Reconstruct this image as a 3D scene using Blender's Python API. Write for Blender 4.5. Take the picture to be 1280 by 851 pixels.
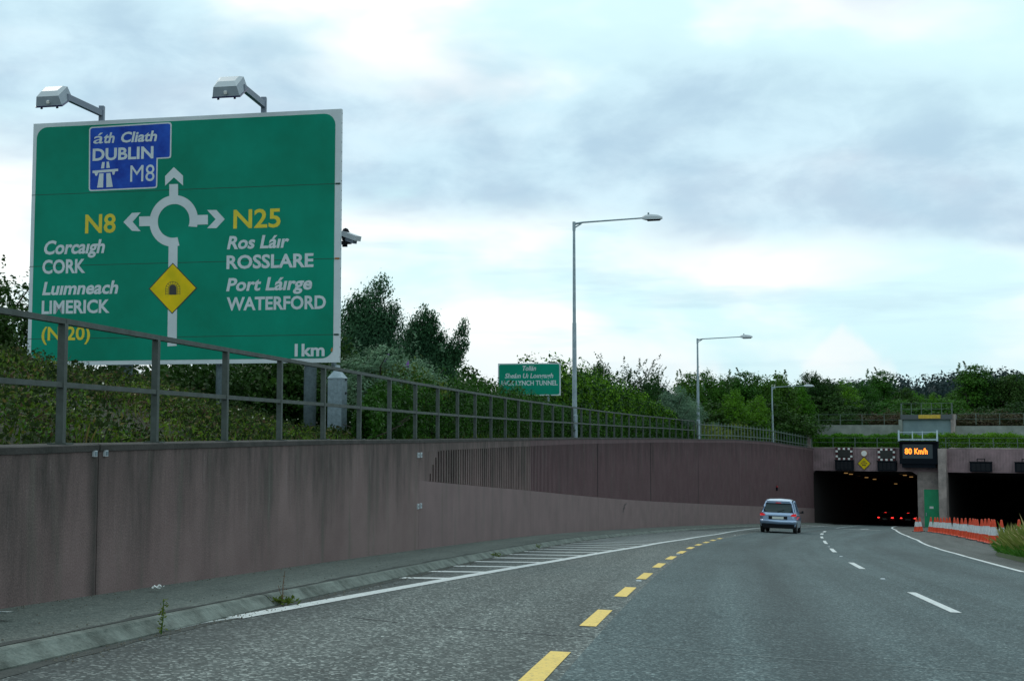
import bpy, bmesh, math, random
import numpy as np
from math import sin, cos, pi, radians
from mathutils import Vector

for o in list(bpy.data.objects): bpy.data.objects.remove(o, do_unlink=True)
SC = bpy.context.scene
COL = SC.collection

# ------------------------------------------------------------------ camera
PITCH = math.atan(115.5 / 1600)
cam = bpy.data.cameras.new('camera'); cam.lens = 45.0; cam.sensor_width = 36.0
cam.clip_start = 0.1; cam.clip_end = 6000
cob = bpy.data.objects.new('camera', cam); COL.objects.link(cob)
cob.location = (0, 0, 0); cob.rotation_euler = (pi / 2 + PITCH, 0, 0)
SC.camera = cob

# ------------------------------------------------------------------ world, sun, exposure
SUN_EL, SUN_AZ = radians(42), radians(-35)      # azimuth from +Y (ahead), negative = left
W = bpy.data.worlds.new('World'); SC.world = W; W.use_nodes = True
nt = W.node_tree; N = nt.nodes; L = nt.links
for n in list(N): N.remove(n)
def wn(t, **k):
    n = N.new(t)
    for a, b in k.items(): setattr(n, a, b)
    return n
def wmath(op, a, b=None, clamp=False):
    n = wn('ShaderNodeMath', operation=op); n.use_clamp = clamp
    for i, v in enumerate((a, b)):
        if v is None: continue
        if isinstance(v, (int, float)): n.inputs[i].default_value = v
        else: L.new(v, n.inputs[i])
    return n.outputs[0]
def wmap(v, a, b, c=0.0, d=1.0):
    n = wn('ShaderNodeMapRange', interpolation_type='SMOOTHSTEP'); L.new(v, n.inputs[0])
    for i, q in enumerate((a, b, c, d)): n.inputs[i + 1].default_value = q
    return n.outputs[0]
def wmix(f, a, b):
    n = wn('ShaderNodeMix', data_type='RGBA')
    if isinstance(f, (int, float)): n.inputs[0].default_value = f
    else: L.new(f, n.inputs[0])
    for i, v in ((6, a), (7, b)):
        if isinstance(v, tuple): n.inputs[i].default_value = v + (1,)
        else: L.new(v, n.inputs[i])
    return n.outputs[2]
tc = wn('ShaderNodeTexCoord'); sep = wn('ShaderNodeSeparateXYZ'); L.new(tc.outputs['Generated'], sep.inputs[0])
el = wmath('ARCSINE', wmath('MULTIPLY', sep.outputs[2], 0.9999))     # elevation in radians
az = wmath('ARCTAN2', sep.outputs[0], sep.outputs[1])                # azimuth, 0 ahead, + right
def wnoise(sx, sy, scale, detail=5, rough=0.55, off=0.0, dist=0.0):
    c = wn('ShaderNodeCombineXYZ'); L.new(wmath('MULTIPLY', az, sx), c.inputs[0]); L.new(wmath('MULTIPLY', el, sy), c.inputs[1]); c.inputs[2].default_value = off
    n = wn('ShaderNodeTexNoise'); L.new(c.outputs[0], n.inputs['Vector']); n.inputs['Scale'].default_value = scale
    n.inputs['Detail'].default_value = detail; n.inputs['Roughness'].default_value = rough; n.inputs['Distortion'].default_value = dist
    return n.outputs[0]
sky = wn('ShaderNodeTexSky', sky_type='NISHITA'); sky.sun_disc = False; sky.sun_elevation = SUN_EL; sky.sun_rotation = SUN_AZ
sky.air_density = 1.2; sky.dust_density = 2.0
skyc = wn('ShaderNodeVectorMath', operation='SCALE'); L.new(sky.outputs[0], skyc.inputs[0]); skyc.inputs['Scale'].default_value = 0.10
n_big = wnoise(1.0, 2.0, 2.6, 3, 0.45, 2.3, 0.2)
n_mid = wnoise(1.0, 2.4, 5.5, 4, 0.5, 7.7, 0.25)
n_fine = wnoise(1.0, 1.9, 13.0, 5, 0.55, 4.1, 0.2)
# bright cyan-white base veil
base = wmix(wmap(n_mid, 0.38, 0.66), (0.74, 1.02, 1.07), (1.15, 1.18, 1.16))
base = wmix(0.94, skyc.outputs[0], base)
# a long grey-blue cloud layer lying low across the sky, repeated in softer layers above
band_c = wmath('ADD', wmath('MULTIPLY', az, -0.10), 0.208)
dist_ = wmath('ADD', wmath('SUBTRACT', el, band_c), wmath('MULTIPLY', wmath('SUBTRACT', n_mid, 0.5), 0.11))
dist_ = wmath('ADD', dist_, wmath('MULTIPLY', wmath('SUBTRACT', n_big, 0.5), 0.12))
band = wmath('MULTIPLY', wmap(dist_, -0.052, -0.020), wmap(dist_, 0.012, 0.095, 1.0, 0.0))
up = wmath('MULTIPLY', wmap(wmath('ADD', wmath('MULTIPLY', n_big, 0.7), wmath('MULTIPLY', n_mid, 0.3)), 0.46, 0.62), wmap(el, 0.22, 0.34))
grey = wmath('MAXIMUM', band, wmath('MULTIPLY', up, 0.75))
lowstreak = wmath('MULTIPLY', wmath('MULTIPLY', wmap(wnoise(1.0, 7.0, 5.0, 4, 0.55, 11.0), 0.50, 0.68), wmap(el, 0.22, 0.15)), 0.45)
lowstreak = wmath('MULTIPLY', lowstreak, wmap(el, 0.02, 0.06))
grey = wmath('MAXIMUM', grey, lowstreak)
greycol = wmix(wmap(n_fine, 0.3, 0.75), (0.44, 0.62, 0.78), (0.66, 0.88, 1.0))
c1 = wmix(wmath('MULTIPLY', grey, 0.84), base, greycol)
# white cumulus heads low over the trees
cumh = wmath('ADD', 0.052, wmath('MULTIPLY', wmath('SUBTRACT', wnoise(1.0, 0.5, 11.0, 4, 0.5, 8.5), 0.5), 0.15))
cum = wmap(wmath('SUBTRACT', cumh, el), -0.002, 0.012)
cum = wmath('MULTIPLY', cum, wmap(n_fine, 0.35, 0.6, 0.45, 1.0))
pale = wmap(el, 0.10, 0.03)
c1 = wmix(wmath('MULTIPLY', pale, 0.5), c1, (0.52, 0.80, 0.88))
c2 = wmix(wmath('MULTIPLY', cum, 0.7), c1, (0.95, 0.99, 1.0))
# ground-coloured below the horizon
c3 = wmix(wmap(el, -0.01, 0.0), (0.06, 0.08, 0.05), c2)
bg = wn('ShaderNodeBackground'); L.new(c3, bg.inputs[0]); bg.inputs[1].default_value = 1.0
wo = wn('ShaderNodeOutputWorld'); L.new(bg.outputs[0], wo.inputs[0])

sun = bpy.data.lights.new('sun', 'SUN'); sun.energy = 0.75; sun.angle = radians(14); sun.color = (1.0, 0.96, 0.9)
so = bpy.data.objects.new('sun', sun); COL.objects.link(so)
sd = Vector((sin(SUN_AZ) * cos(SUN_EL), cos(SUN_AZ) * cos(SUN_EL), sin(SUN_EL)))
so.rotation_euler = sd.to_track_quat('Z', 'Y').to_euler()
SC.view_settings.view_transform = 'Standard'; SC.view_settings.look = 'None'
SC.view_settings.exposure = 0.0; SC.view_settings.gamma = 1.0; SC.view_settings.use_curve_mapping = False
SC.render.engine = 'CYCLES'
SC.cycles.max_bounces = 6; SC.cycles.diffuse_bounces = 3; SC.cycles.transparent_max_bounces = 6

# ------------------------------------------------------------------ where things stand
F = 1600.0
def ray(x, y):
    a = (x - 640) / F; b = (425.5 - y) / F
    return Vector((a, cos(PITCH) - b * sin(PITCH), sin(PITCH) + b * cos(PITCH)))
def at(x, y, Y):
    r = ray(x, y); return r * (Y / r.y)

# the retaining wall's line in plan: s metres along it, u metres to its right
CP = (-4.03654682, 11.4749920, .143907407, 8.36120551e-04, 8.40128027e-05, -1.42746268e-06)
S1 = 115.0
def heading(s):
    if s > S1: s = S1
    return CP[2] + CP[3] * s + ((CP[4] * s * s / 2 + CP[5] * s ** 3 / 6) if s > 0 else 0)
_S, _X, _Y = [0.0], [CP[0]], [CP[1]]
_s, _x, _y = 0.0, CP[0], CP[1]
while _s < 170:
    t = heading(_s + .125); _x += .25 * sin(t); _y += .25 * cos(t); _s += .25; _S.append(_s); _X.append(_x); _Y.append(_y)
_s, _x, _y = 0.0, CP[0], CP[1]
while _s > -45:
    t = heading(_s - .125); _x -= .25 * sin(t); _y -= .25 * cos(t); _s -= .25; _S.insert(0, _s); _X.insert(0, _x); _Y.insert(0, _y)
def P(s, u=0.0):
    t = heading(s)
    return (float(np.interp(s, _S, _X)) + u * cos(t), float(np.interp(s, _S, _Y)) - u * sin(t))
_BS = [-45, -1.1, 0, 13.8, 27.3, 51, 92.3, 115, 170]; _BZ = [1.0, -1.39, -1.455, -2.25, -3.04, -4.53, -7.03, -8.38, -12.2]
_g = np.linspace(-45, 170, 431); _z = np.interp(_g, _BS, _BZ)
_k = np.ones(17) / 17; _z = np.convolve(np.pad(_z, 8, mode='edge'), _k, mode='valid')
def zb(s): return float(np.interp(s, _g, _z))                         # foot of the wall
def zt(s): return float(np.interp(s, [-45, -1, 0, 8, 14, 36, 60, 70, 84, 97, 115, 170], [.1, -.11, -.1, -.1, -.125, -.165, -.27, -.36, -.45, -.70, -1.42, -1.45]))
def zr(s, u): return zb(s) - .12 - float(np.interp(s, [0, 50, 112], [.03, .03, 0])) * u   # road surface
def V(s, u, z): x, y = P(s, u); return (x, y, z)
def R3(s, u, dz=0.0): x, y = P(s, u); return (x, y, zr(s, u) + dz)
# the tunnel portal's own frame: t across to the right, d into the hill
TH = heading(S1); P0 = P(S1); RX = (cos(TH), -sin(TH)); DX = (sin(TH), cos(TH))
def Q(t, d, z): return (P0[0] + RX[0] * t + DX[0] * d, P0[1] + RX[1] * t + DX[1] * d, z)
def qpx(x, y, d=0.0):
    r = ray(x, y); k = (P0[0] * DX[0] + P0[1] * DX[1] + d) / (r.x * DX[0] + r.y * DX[1])
    p = r * k; return ((p.x - P0[0]) * RX[0] + (p.y - P0[1]) * RX[1], p.z)

# ------------------------------------------------------------------ tagging
def tag(o, label=None, cat=None, group=None, kind=None):
    if label: o['label'] = label
    if cat: o['category'] = cat
    if group: o['group'] = group
    if kind: o['kind'] = kind
    return o
def thing(name, loc, label, cat, group=None, rz=0.0):
    o = bpy.data.objects.new(name, None); COL.objects.link(o); o.location = loc; o.rotation_euler = (0, 0, rz); o.empty_display_size = .3
    return tag(o, label, cat, group)
def kids(o): return [c for c in bpy.data.objects if c.parent == o]
def copy_tree(o, parent=None):
    c = o.copy(); COL.objects.link(c); c.parent = parent
    if parent: c.matrix_parent_inverse = o.matrix_parent_inverse.copy()
    for ch in kids(o): copy_tree(ch, c)
    return c

# ------------------------------------------------------------------ materials
def mat(name, col, rough=.7, metal=0.0, var=None, vscale=3.0, bump=0.0, bscale=40.0, coords='Object', emit=None, estr=1.0, spec=.5, stretch=(1, 1, 1), vlo=.35, vhi=.65, coat=0.0):
    m = bpy.data.materials.new(name); m.use_nodes = True; t = m.node_tree; b = t.nodes['Principled BSDF']
    b.inputs['Roughness'].default_value = rough; b.inputs['Metallic'].default_value = metal; b.inputs['Specular IOR Level'].default_value = spec
    b.inputs['Coat Weight'].default_value = coat
    b.inputs['Base Color'].default_value = (*col, 1)
    if var or bump:
        tcn = t.nodes.new('ShaderNodeTexCoord'); mp = t.nodes.new('ShaderNodeMapping'); mp.inputs['Scale'].default_value = stretch
        t.links.new(tcn.outputs[coords], mp.inputs[0])
    if var:
        n = t.nodes.new('ShaderNodeTexNoise'); n.inputs['Scale'].default_value = vscale; n.inputs['Detail'].default_value = 6; n.inputs['Roughness'].default_value = .65
        t.links.new(mp.outputs[0], n.inputs['Vector'])
        r = t.nodes.new('ShaderNodeMapRange'); r.inputs[1].default_value = vlo; r.inputs[2].default_value = vhi; t.links.new(n.outputs[0], r.inputs[0])
        x = t.nodes.new('ShaderNodeMix'); x.data_type = 'RGBA'; x.inputs[6].default_value = (*col, 1); x.inputs[7].default_value = (*var, 1)
        t.links.new(r.outputs[0], x.inputs[0]); t.links.new(x.outputs[2], b.inputs['Base Color'])
    if bump:
        n2 = t.nodes.new('ShaderNodeTexNoise'); n2.inputs['Scale'].default_value = bscale; n2.inputs['Detail'].default_value = 4
        t.links.new(mp.outputs[0], n2.inputs['Vector'])
        bp = t.nodes.new('ShaderNodeBump'); bp.inputs['Strength'].default_value = bump; bp.inputs['Distance'].default_value = .02
        t.links.new(n2.outputs[0], bp.inputs['Height']); t.links.new(bp.outputs[0], b.inputs['Normal'])
    if emit:
        b.inputs['Emission Color'].default_value = (*emit, 1); b.inputs['Emission Strength'].default_value = estr
    return m

class NT:      # small helper for longer node chains
    def __init__(s, m): s.t = m.node_tree; s.b = s.t.nodes['Principled BSDF']
    def n(s, ty, **k):
        q = s.t.nodes.new(ty)
        for a, b in k.items(): setattr(q, a, b)
        return q
    def l(s, a, b): s.t.links.new(a, b)
    def m(s, op, a, b=None):
        q = s.n('ShaderNodeMath', operation=op)
        for i, v in enumerate((a, b)):
            if v is None: continue
            if isinstance(v, (int, float)): q.inputs[i].default_value = v
            else: s.l(v, q.inputs[i])
        return q.outputs[0]
    def mr(s, v, a, b, c=0.0, d=1.0):
        q = s.n('ShaderNodeMapRange'); s.l(v, q.inputs[0])
        for i, z in enumerate((a, b, c, d)): q.inputs[i + 1].default_value = z
        return q.outputs[0]
    def mix(s, f, a, b, mode='MIX'):
        q = s.n('ShaderNodeMix', data_type='RGBA', blend_type=mode)
        if isinstance(f, (int, float)): q.inputs[0].default_value = f
        else: s.l(f, q.inputs[0])
        for i, v in ((6, a), (7, b)):
            if isinstance(v, tuple): q.inputs[i].default_value = (*v, 1)
            else: s.l(v, q.inputs[i])
        return q.outputs[2]
    def noise(s, vec, scale, detail=5, rough=.6, stretch=None):
        if stretch:
            mp = s.n('ShaderNodeMapping'); mp.inputs['Scale'].default_value = stretch; s.l(vec, mp.inputs[0]); vec = mp.outputs[0]
        q = s.n('ShaderNodeTexNoise'); s.l(vec, q.inputs['Vector']); q.inputs['Scale'].default_value = scale; q.inputs['Detail'].default_value = detail; q.inputs['Roughness'].default_value = rough
        return q.outputs[0]

def wall_mat(name, base, alt, dark, streak=1.0):
    m = mat(name, base, .9, spec=.25); h = NT(m)
    uv = h.n('ShaderNodeTexCoord').outputs['UV']
    sp = h.n('ShaderNodeSeparateXYZ'); h.l(uv, sp.inputs[0]); v = sp.outputs[1]
    c = h.mix(h.mr(h.noise(uv, .9, 5, .6), .35, .65), base, alt)
    # rain streaks running down from the top
    st = h.noise(uv, 1.0, 7, .62, (1.1, .22, 1)); st2 = h.noise(uv, 1.0, 6, .7, (5, .9, 1))
    reach = h.mr(st, .30, .74, .10, 2.3)
    top = h.m('MULTIPLY', h.mr(h.m('SUBTRACT', reach, v), -.25, 1.1), streak)
    top = h.m('MAXIMUM', top, h.m('MULTIPLY', h.mr(v, .34, .06), h.mr(st2, .2, .6, .45 * streak, .95 * streak)))
    top = h.m('MULTIPLY', top, h.mr(st2, .28, .66, .25, 1.0))
    c = h.mix(h.m('MINIMUM', top, .92), c, dark)
    # faint green-grey weeping and pale lime marks lower down
    gr = h.mr(h.noise(uv, 1.0, 5, .6, (3.5, .35, 1)), .54, .72, 0, .5); c = h.mix(gr, c, (.085, .10, .08))
    pl = h.mr(h.noise(uv, 1.0, 6, .7, (6, .8, 1)), .60, .78, 0, .32); c = h.mix(pl, c, (.32, .30, .30))
    jd = h.m('ABSOLUTE', h.m('SUBTRACT', sp.outputs[0], .45)); js = h.mr(h.m('ADD', jd, h.m('MULTIPLY', h.noise(uv, 3, 3, .6), .12)), .06, .24, .8 if streak > .5 else 0, 0); c = h.mix(js, c, dark)
    sp2 = h.mr(h.noise(uv, 55, 2, .5), .35, .7, .82, 1.16)
    cm = h.n('ShaderNodeVectorMath', operation='SCALE'); h.l(c, cm.inputs[0]); h.l(sp2, cm.inputs['Scale'])
    h.l(cm.outputs[0], h.b.inputs['Base Color'])
    bp = h.n('ShaderNodeBump'); bp.inputs['Strength'].default_value = .35; bp.inputs['Distance'].default_value = .01
    h.l(h.noise(uv, 60, 4, .6), bp.inputs['Height']); h.l(bp.outputs[0], h.b.inputs['Normal'])
    return m

def asphalt(name, dark, light, chip, cscale, patch=(.02, .03, .03), chipamt=.62, rough=.85, lanes=()):
    m = mat(name, dark, rough, spec=.35); h = NT(m)
    ob = h.n('ShaderNodeTexCoord').outputs['Object']
    big = h.mr(h.noise(ob, .35, 4, .6), .35, .65)
    c = h.mix(big, dark, light)
    vo = h.n('ShaderNodeTexVoronoi'); h.l(ob, vo.inputs['Vector']); vo.inputs['Scale'].default_value = cscale
    hsv = h.n('ShaderNodeSeparateColor'); h.l(vo.outputs['Color'], hsv.inputs[0])
    ch = h.mr(hsv.outputs[0], chipamt, 1.0, 0, 1.0)
    c = h.mix(ch, c, chip)
    dk = h.mr(hsv.outputs[1], .62, 1.0, 0, .75); c = h.mix(dk, c, patch)
    gr = h.mr(h.noise(ob, cscale * .22, 3, .7), .3, .7, .75, 1.25)
    cm = h.n('ShaderNodeVectorMath', operation='SCALE'); h.l(c, cm.inputs[0]); h.l(gr, cm.inputs['Scale'])
    # wheel-polished, streaked along the way of travel (the sheet's UV holds metres along and across)
    uv = h.n('ShaderNodeTexCoord').outputs['UV']
    stv = h.mr(h.noise(uv, 1.0, 4, .6, (.05, 1.3, 1)), .3, .7, .74, 1.20)
    cm2 = h.n('ShaderNodeVectorMath', operation='SCALE'); h.l(cm.outputs[0], cm2.inputs[0]); h.l(stv, cm2.inputs['Scale'])
    spu = h.n('ShaderNodeSeparateXYZ'); h.l(uv, spu.inputs[0]); wob = h.m('MULTIPLY', h.m('SUBTRACT', h.noise(uv, 1.0, 2, .5, (.04, .1, 1)), .5), .8); uu = h.m('ADD', spu.outputs[1], wob); oc = cm2.outputs[0]
    for u0_, wd_, am_ in lanes:
        g_ = h.mr(h.m('ABSOLUTE', h.m('SUBTRACT', uu, u0_)), wd_, 0.0, 0, am_); g_ = h.m('MULTIPLY', g_, h.mr(h.noise(uv, 1.0, 4, .6, (.12, .8, 1)), .25, .6, .4, 1.0)); oc = h.mix(g_, oc, (.018, .024, .026))
    h.l(oc, h.b.inputs['Base Color'])
    bp = h.n('ShaderNodeBump'); bp.inputs['Strength'].default_value = .5; bp.inputs['Distance'].default_value = .006
    h.l(vo.outputs['Distance'], bp.inputs['Height']); h.l(bp.outputs[0], h.b.inputs['Normal'])
    return m

def paint(name, col, wear=(.10, .12, .12), amt=.6):
    m = mat(name, col, .7, spec=.3); h = NT(m); ob = h.n('ShaderNodeTexCoord').outputs['Object']
    a = h.mr(h.noise(ob, 28, 5, .75), amt - .05, amt + .14, 0, .85); b = h.mr(h.noise(ob, 2.2, 3, .6), .35, .7, 0, .28)
    c = h.mix(b, col, (col[0] * .7, col[1] * .72, col[2] * .7)); c = h.mix(a, c, wear); h.l(c, h.b.inputs['Base Color'])
    return m

def leaf_mat(name, a, b, c=None, trans=.28, vs=.5, rough=.55):
    m = bpy.data.materials.new(name); m.use_nodes = True; h = NT(m); t = m.node_tree
    g = h.n('ShaderNodeNewGeometry'); ob = h.n('ShaderNodeTexCoord').outputs['Object']
    f1 = h.mr(h.noise(ob, vs, 4, .6), .36, .64)
    f = h.m('ADD', h.m('MULTIPLY', f1, .6), h.m('MULTIPLY', g.outputs['Random Per Island'], .4))
    col = h.mix(f, a, b)
    if c: col = h.mix(h.mr(g.outputs['Random Per Island'], .86, .93), col, c)
    oi = h.n('ShaderNodeObjectInfo')
    hs = h.n('ShaderNodeHueSaturation'); h.l(col, hs.inputs['Color'])
    h.l(h.mr(oi.outputs['Random'], 0, 1, .487, .515), hs.inputs['Hue']); h.l(h.mr(oi.outputs['Random'], 0, 1, 1.15, .82), hs.inputs['Value'])
    col = hs.outputs[0]
    h.l(col, h.b.inputs['Base Color']); h.b.inputs['Roughness'].default_value = rough; h.b.inputs['Specular IOR Level'].default_value = .12
    tr = h.n('ShaderNodeBsdfTranslucent'); h.l(col, tr.inputs[0])
    mx = h.n('ShaderNodeMixShader'); mx.inputs[0].default_value = trans; h.l(h.b.outputs[0], mx.inputs[1]); h.l(tr.outputs[0], mx.inputs[2])
    out = [n for n in t.nodes if n.type == 'OUTPUT_MATERIAL'][0]; h.l(mx.outputs[0], out.inputs[0])
    return m

M = {}
M['wall'] = wall_mat('weathered_pink_concrete', (.152, .110, .108), (.190, .142, .138), (.026, .027, .024), .88)
M['wall_low'] = wall_mat('smooth_band_concrete', (.205, .150, .152), (.170, .126, .126), (.06, .055, .055), .25)
M['wall_rib'] = wall_mat('ribbed_concrete', (.128, .078, .086), (.150, .098, .106), (.030, .024, .026), .6)
M['portal'] = mat('portal_concrete', (.30, .215, .235), .9, var=(.19, .14, .15), vscale=.8, bump=.3, bscale=30)
M['pillar'] = mat('pillar_concrete', (.36, .31, .29), .9, var=(.18, .16, .155), vscale=1.1, bump=.3, bscale=25)
M['grey_conc'] = mat('grey_concrete', (.26, .29, .27), .9, var=(.16, .19, .175), vscale=1.0, bump=.3, bscale=20)
M['coping'] = mat('coping_concrete', (.05, .047, .045), .95, var=(.02, .022, .019), vscale=2.5, bump=.4, bscale=30)
M['kerb'] = mat('kerb_concrete', (.165, .20, .18), .9, var=(.055, .07, .06), vscale=3.2, bump=.9, bscale=30)
M['kerb_dark'] = mat('kerb_joint_dirt', (.03, .035, .03), .95)
M['foot'] = asphalt('footway_concrete', (.085, .105, .095), (.115, .14, .125), (.19, .21, .19), 70, (.05, .06, .055), .7)
M['shoulder'] = asphalt('coarse_chipped_asphalt', (.060, .076, .073), (.082, .098, .093), (.35, .39, .37), 46, (.020, .025, .024), .68, lanes=((1.7, .6, .55), (4.3, .3, .2)))
M['road'] = asphalt('fine_asphalt', (.042, .068, .072), (.060, .089, .093), (.19, .245, .245), 55, (.015, .026, .029), .66, lanes=((6.7, .75, .5), (11.0, .8, .38), (5.6, .35, .15), (7.9, .35, .15)))
M['reserve'] = asphalt('dusty_dark_asphalt', (.06, .07, .066), (.085, .09, .084), (.16, .17, .16), 45, (.03, .035, .033), .72)
M['gutter'] = mat('damp_gutter_dirt', (.024, .030, .028), .9, var=(.045, .055, .05), vscale=5, bump=.4, bscale=50)
M['white'] = paint('white_road_paint', (.60, .64, .64), amt=.57)
M['worn'] = paint('worn_white_road_paint', (.45, .50, .50), amt=.50)
M['yellow'] = paint('yellow_road_paint', (.78, .56, .15), amt=.58)
M['tar'] = mat('tar_seam', (.022, .028, .03), .6)
M['rail'] = mat('weathered_galvanised_rail', (.066, .088, .082), .65, metal=.15, var=(.035, .05, .045), vscale=6, bump=.15, bscale=60)
M['rail2'] = mat('far_galvanised_rail', (.11, .16, .14), .65, metal=.1, var=(.06, .09, .075), vscale=3)
M['galv'] = mat('galvanised_steel', (.30, .38, .43), .5, metal=.35, var=(.20, .27, .31), vscale=5, bump=.05, bscale=50)
M['galv_d'] = mat('dull_galvanised_steel', (.20, .27, .31), .55, metal=.3, var=(.12, .17, .20), vscale=14, bump=.05)
M['lum'] = mat('grey_luminaire_case', (.30, .36, .42), .45, var=(.25, .31, .37), vscale=4)
M['lum_top'] = mat('luminaire_lid', (.42, .48, .52), .4)
M['glass_d'] = mat('lamp_glass', (.05, .05, .14), .15)
M['bracket'] = mat('painted_bracket', (.15, .19, .25), .55)
M['sign_g'] = mat('green_sign_sheeting', (.0, .245, .165), .6, var=(.0, .175, .110), vscale=.4, spec=.12)
M['sign_w'] = mat('white_sign_sheeting', (.50, .58, .62), .5, var=(.44, .51, .55), vscale=2)
M['sign_b'] = mat('blue_sign_sheeting', (.018, .085, .46), .6, var=(.010, .04, .30), vscale=2.2, spec=.12)
M['sign_y'] = mat('yellow_sign_sheeting', (.70, .50, .008), .6, var=(.52, .42, .008), vscale=2.2, spec=.12)
M['ylet'] = mat('yellow_lettering', (.62, .50, .01), .5, var=(.50, .42, .01), vscale=3)
M['black'] = mat('black_print', (.012, .014, .014), .5)
M['dirt'] = mat('seam_dirt', (.012, .045, .032), .9)
M['rust'] = mat('rust', (.30, .13, .03), .9)
M['dark_case'] = mat('dark_equipment_case', (.006, .009, .014), .9, spec=.1)
M['screen'] = mat('sign_screen', (.04, .055, .065), .25)
M['led'] = mat('amber_led', (.1, .03, 0), .5, emit=(1.0, .24, .02), estr=2.6)
M['red'] = mat('red_retroreflective', (.28, .01, .02), .5)
M['dred'] = mat('dark_red_border', (.07, .008, .014), .7)
M['white_p'] = mat('white_plastic', (.68, .70, .70), .5)
M['door_g'] = mat('green_door_paint', (.0, .30, .13), .5, var=(.0, .23, .10), vscale=1.3)
M['tunnel'] = mat('near_black_tunnel_lining', (.022, .02, .02), .95)  # darkness of the bores put into a near-black lining colour
M['tlight'] = mat('tunnel_lamp', (.2, .1, .05), .5, emit=(1.0, .55, .18), estr=.30)
M['cone_o'] = mat('orange_cone_plastic', (.74, .065, .012), .5, var=(.50, .045, .012), vscale=6)
M['cone_w'] = mat('white_cone_sleeve', (.62, .68, .70), .45, var=(.42, .46, .48), vscale=7)
M['rubber'] = mat('black_rubber', (.015, .016, .018), .8)
M['carpaint'] = mat('silver_blue_car_paint', (.30, .42, .60), .28, metal=.55, coat=.6)
M['carroof'] = mat('sky_lit_roof_paint', (.50, .60, .70), .28, metal=.55, coat=.6)  # lighter copy of the body paint, the roof's brightness put into its colour
M['carglass'] = mat('tinted_car_glass', (.01, .03, .035), .08, spec=.4)
M['tail'] = mat('red_tail_lamp', (.45, .01, .015), .2, emit=(1, .03, .04), estr=.25)
M['brake'] = mat('lit_brake_lamp', (.5, .01, .01), .3, emit=(1.0, .035, .03), estr=2.4)
M['plate'] = mat('number_plate', (.62, .66, .62), .4)
M['black_trim'] = mat('black_trim', (.012, .014, .018), .8, spec=.15)
M['darkcar'] = mat('dark_car_paint', (.02, .02, .025), .4)
M['orangevan'] = mat('orange_van_paint', (.40, .17, .03), .5, emit=None)
M['rim'] = mat('alloy_rim', (.4, .42, .44), .3, metal=.8)
M['paper'] = mat('litter_paper', (.7, .75, .75), .7)
M['bark'] = mat('bark', (.065, .055, .042), .9, var=(.035, .032, .026), vscale=6, bump=.6, bscale=20)
M['twig'] = mat('dry_stem', (.13, .085, .055), .9)
M['soil'] = mat('dark_soil', (.016, .020, .010), .95, var=(.02, .030, .012), vscale=1.5, bump=.6, bscale=8)  # dark earth beneath the bank plants
M['turf'] = mat('rough_grass_ground', (.045, .075, .022), .95, var=(.030, .050, .018), vscale=.5, bump=.6, bscale=6)
M['hill'] = mat('wooded_hill_ground', (.012, .024, .020), .95, var=(.02, .035, .026), vscale=.02)
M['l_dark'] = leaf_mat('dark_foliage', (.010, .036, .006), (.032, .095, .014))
M['l_mid'] = leaf_mat('mid_green_foliage', (.014, .058, .006), (.058, .165, .014))
M['l_bright'] = leaf_mat('bright_hedge_foliage', (.022, .085, .004), (.10, .27, .012), vs=.9)
M['l_hedge'] = leaf_mat('mixed_hedge_foliage', (.008, .030, .004), (.070, .19, .014), vs=1.4)
M['l_blue'] = leaf_mat('blue_green_foliage', (.06, .13, .085), (.19, .32, .20))
M['l_yel'] = leaf_mat('yellow_green_foliage', (.045, .085, .012), (.15, .20, .025))
M['l_conif'] = leaf_mat('cypress_foliage', (.012, .052, .024), (.062, .165, .070))
M['l_bank'] = leaf_mat('bank_weeds', (.014, .036, .005), (.12, .22, .014), (.16, .13, .045), vs=.8)
M['l_bramb'] = leaf_mat('bramble_leaves', (.008, .020, .006), (.030, .058, .014), (.07, .055, .028), vs=1.1, rough=.8)
M['l_brown'] = leaf_mat('dead_bramble', (.055, .033, .022), (.11, .07, .042), vs=1.6, trans=.1)
M['l_russet'] = leaf_mat('russet_brown_shrub', (.05, .026, .016), (.05, .07, .025), vs=.7)
M['l_grass'] = leaf_mat('tall_verge_grass', (.075, .13, .018), (.22, .25, .07), (.33, .29, .13), vs=1.2)
M['l_grass2'] = leaf_mat('lush_verge_grass', (.035, .13, .012), (.10, .24, .025), vs=1.5)
M['l_far'] = leaf_mat('haze_tinted_wood_foliage', (.012, .028, .034), (.026, .046, .044), vs=.05)  # distance haze put into the bluish leaf colour
M['purple'] = mat('purple_blossom', (.16, .05, .30), .8)
M['blossom'] = mat('white_blossom', (.6, .6, .5), .8)
M['rusty_hedge'] = M['l_russet']

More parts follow.
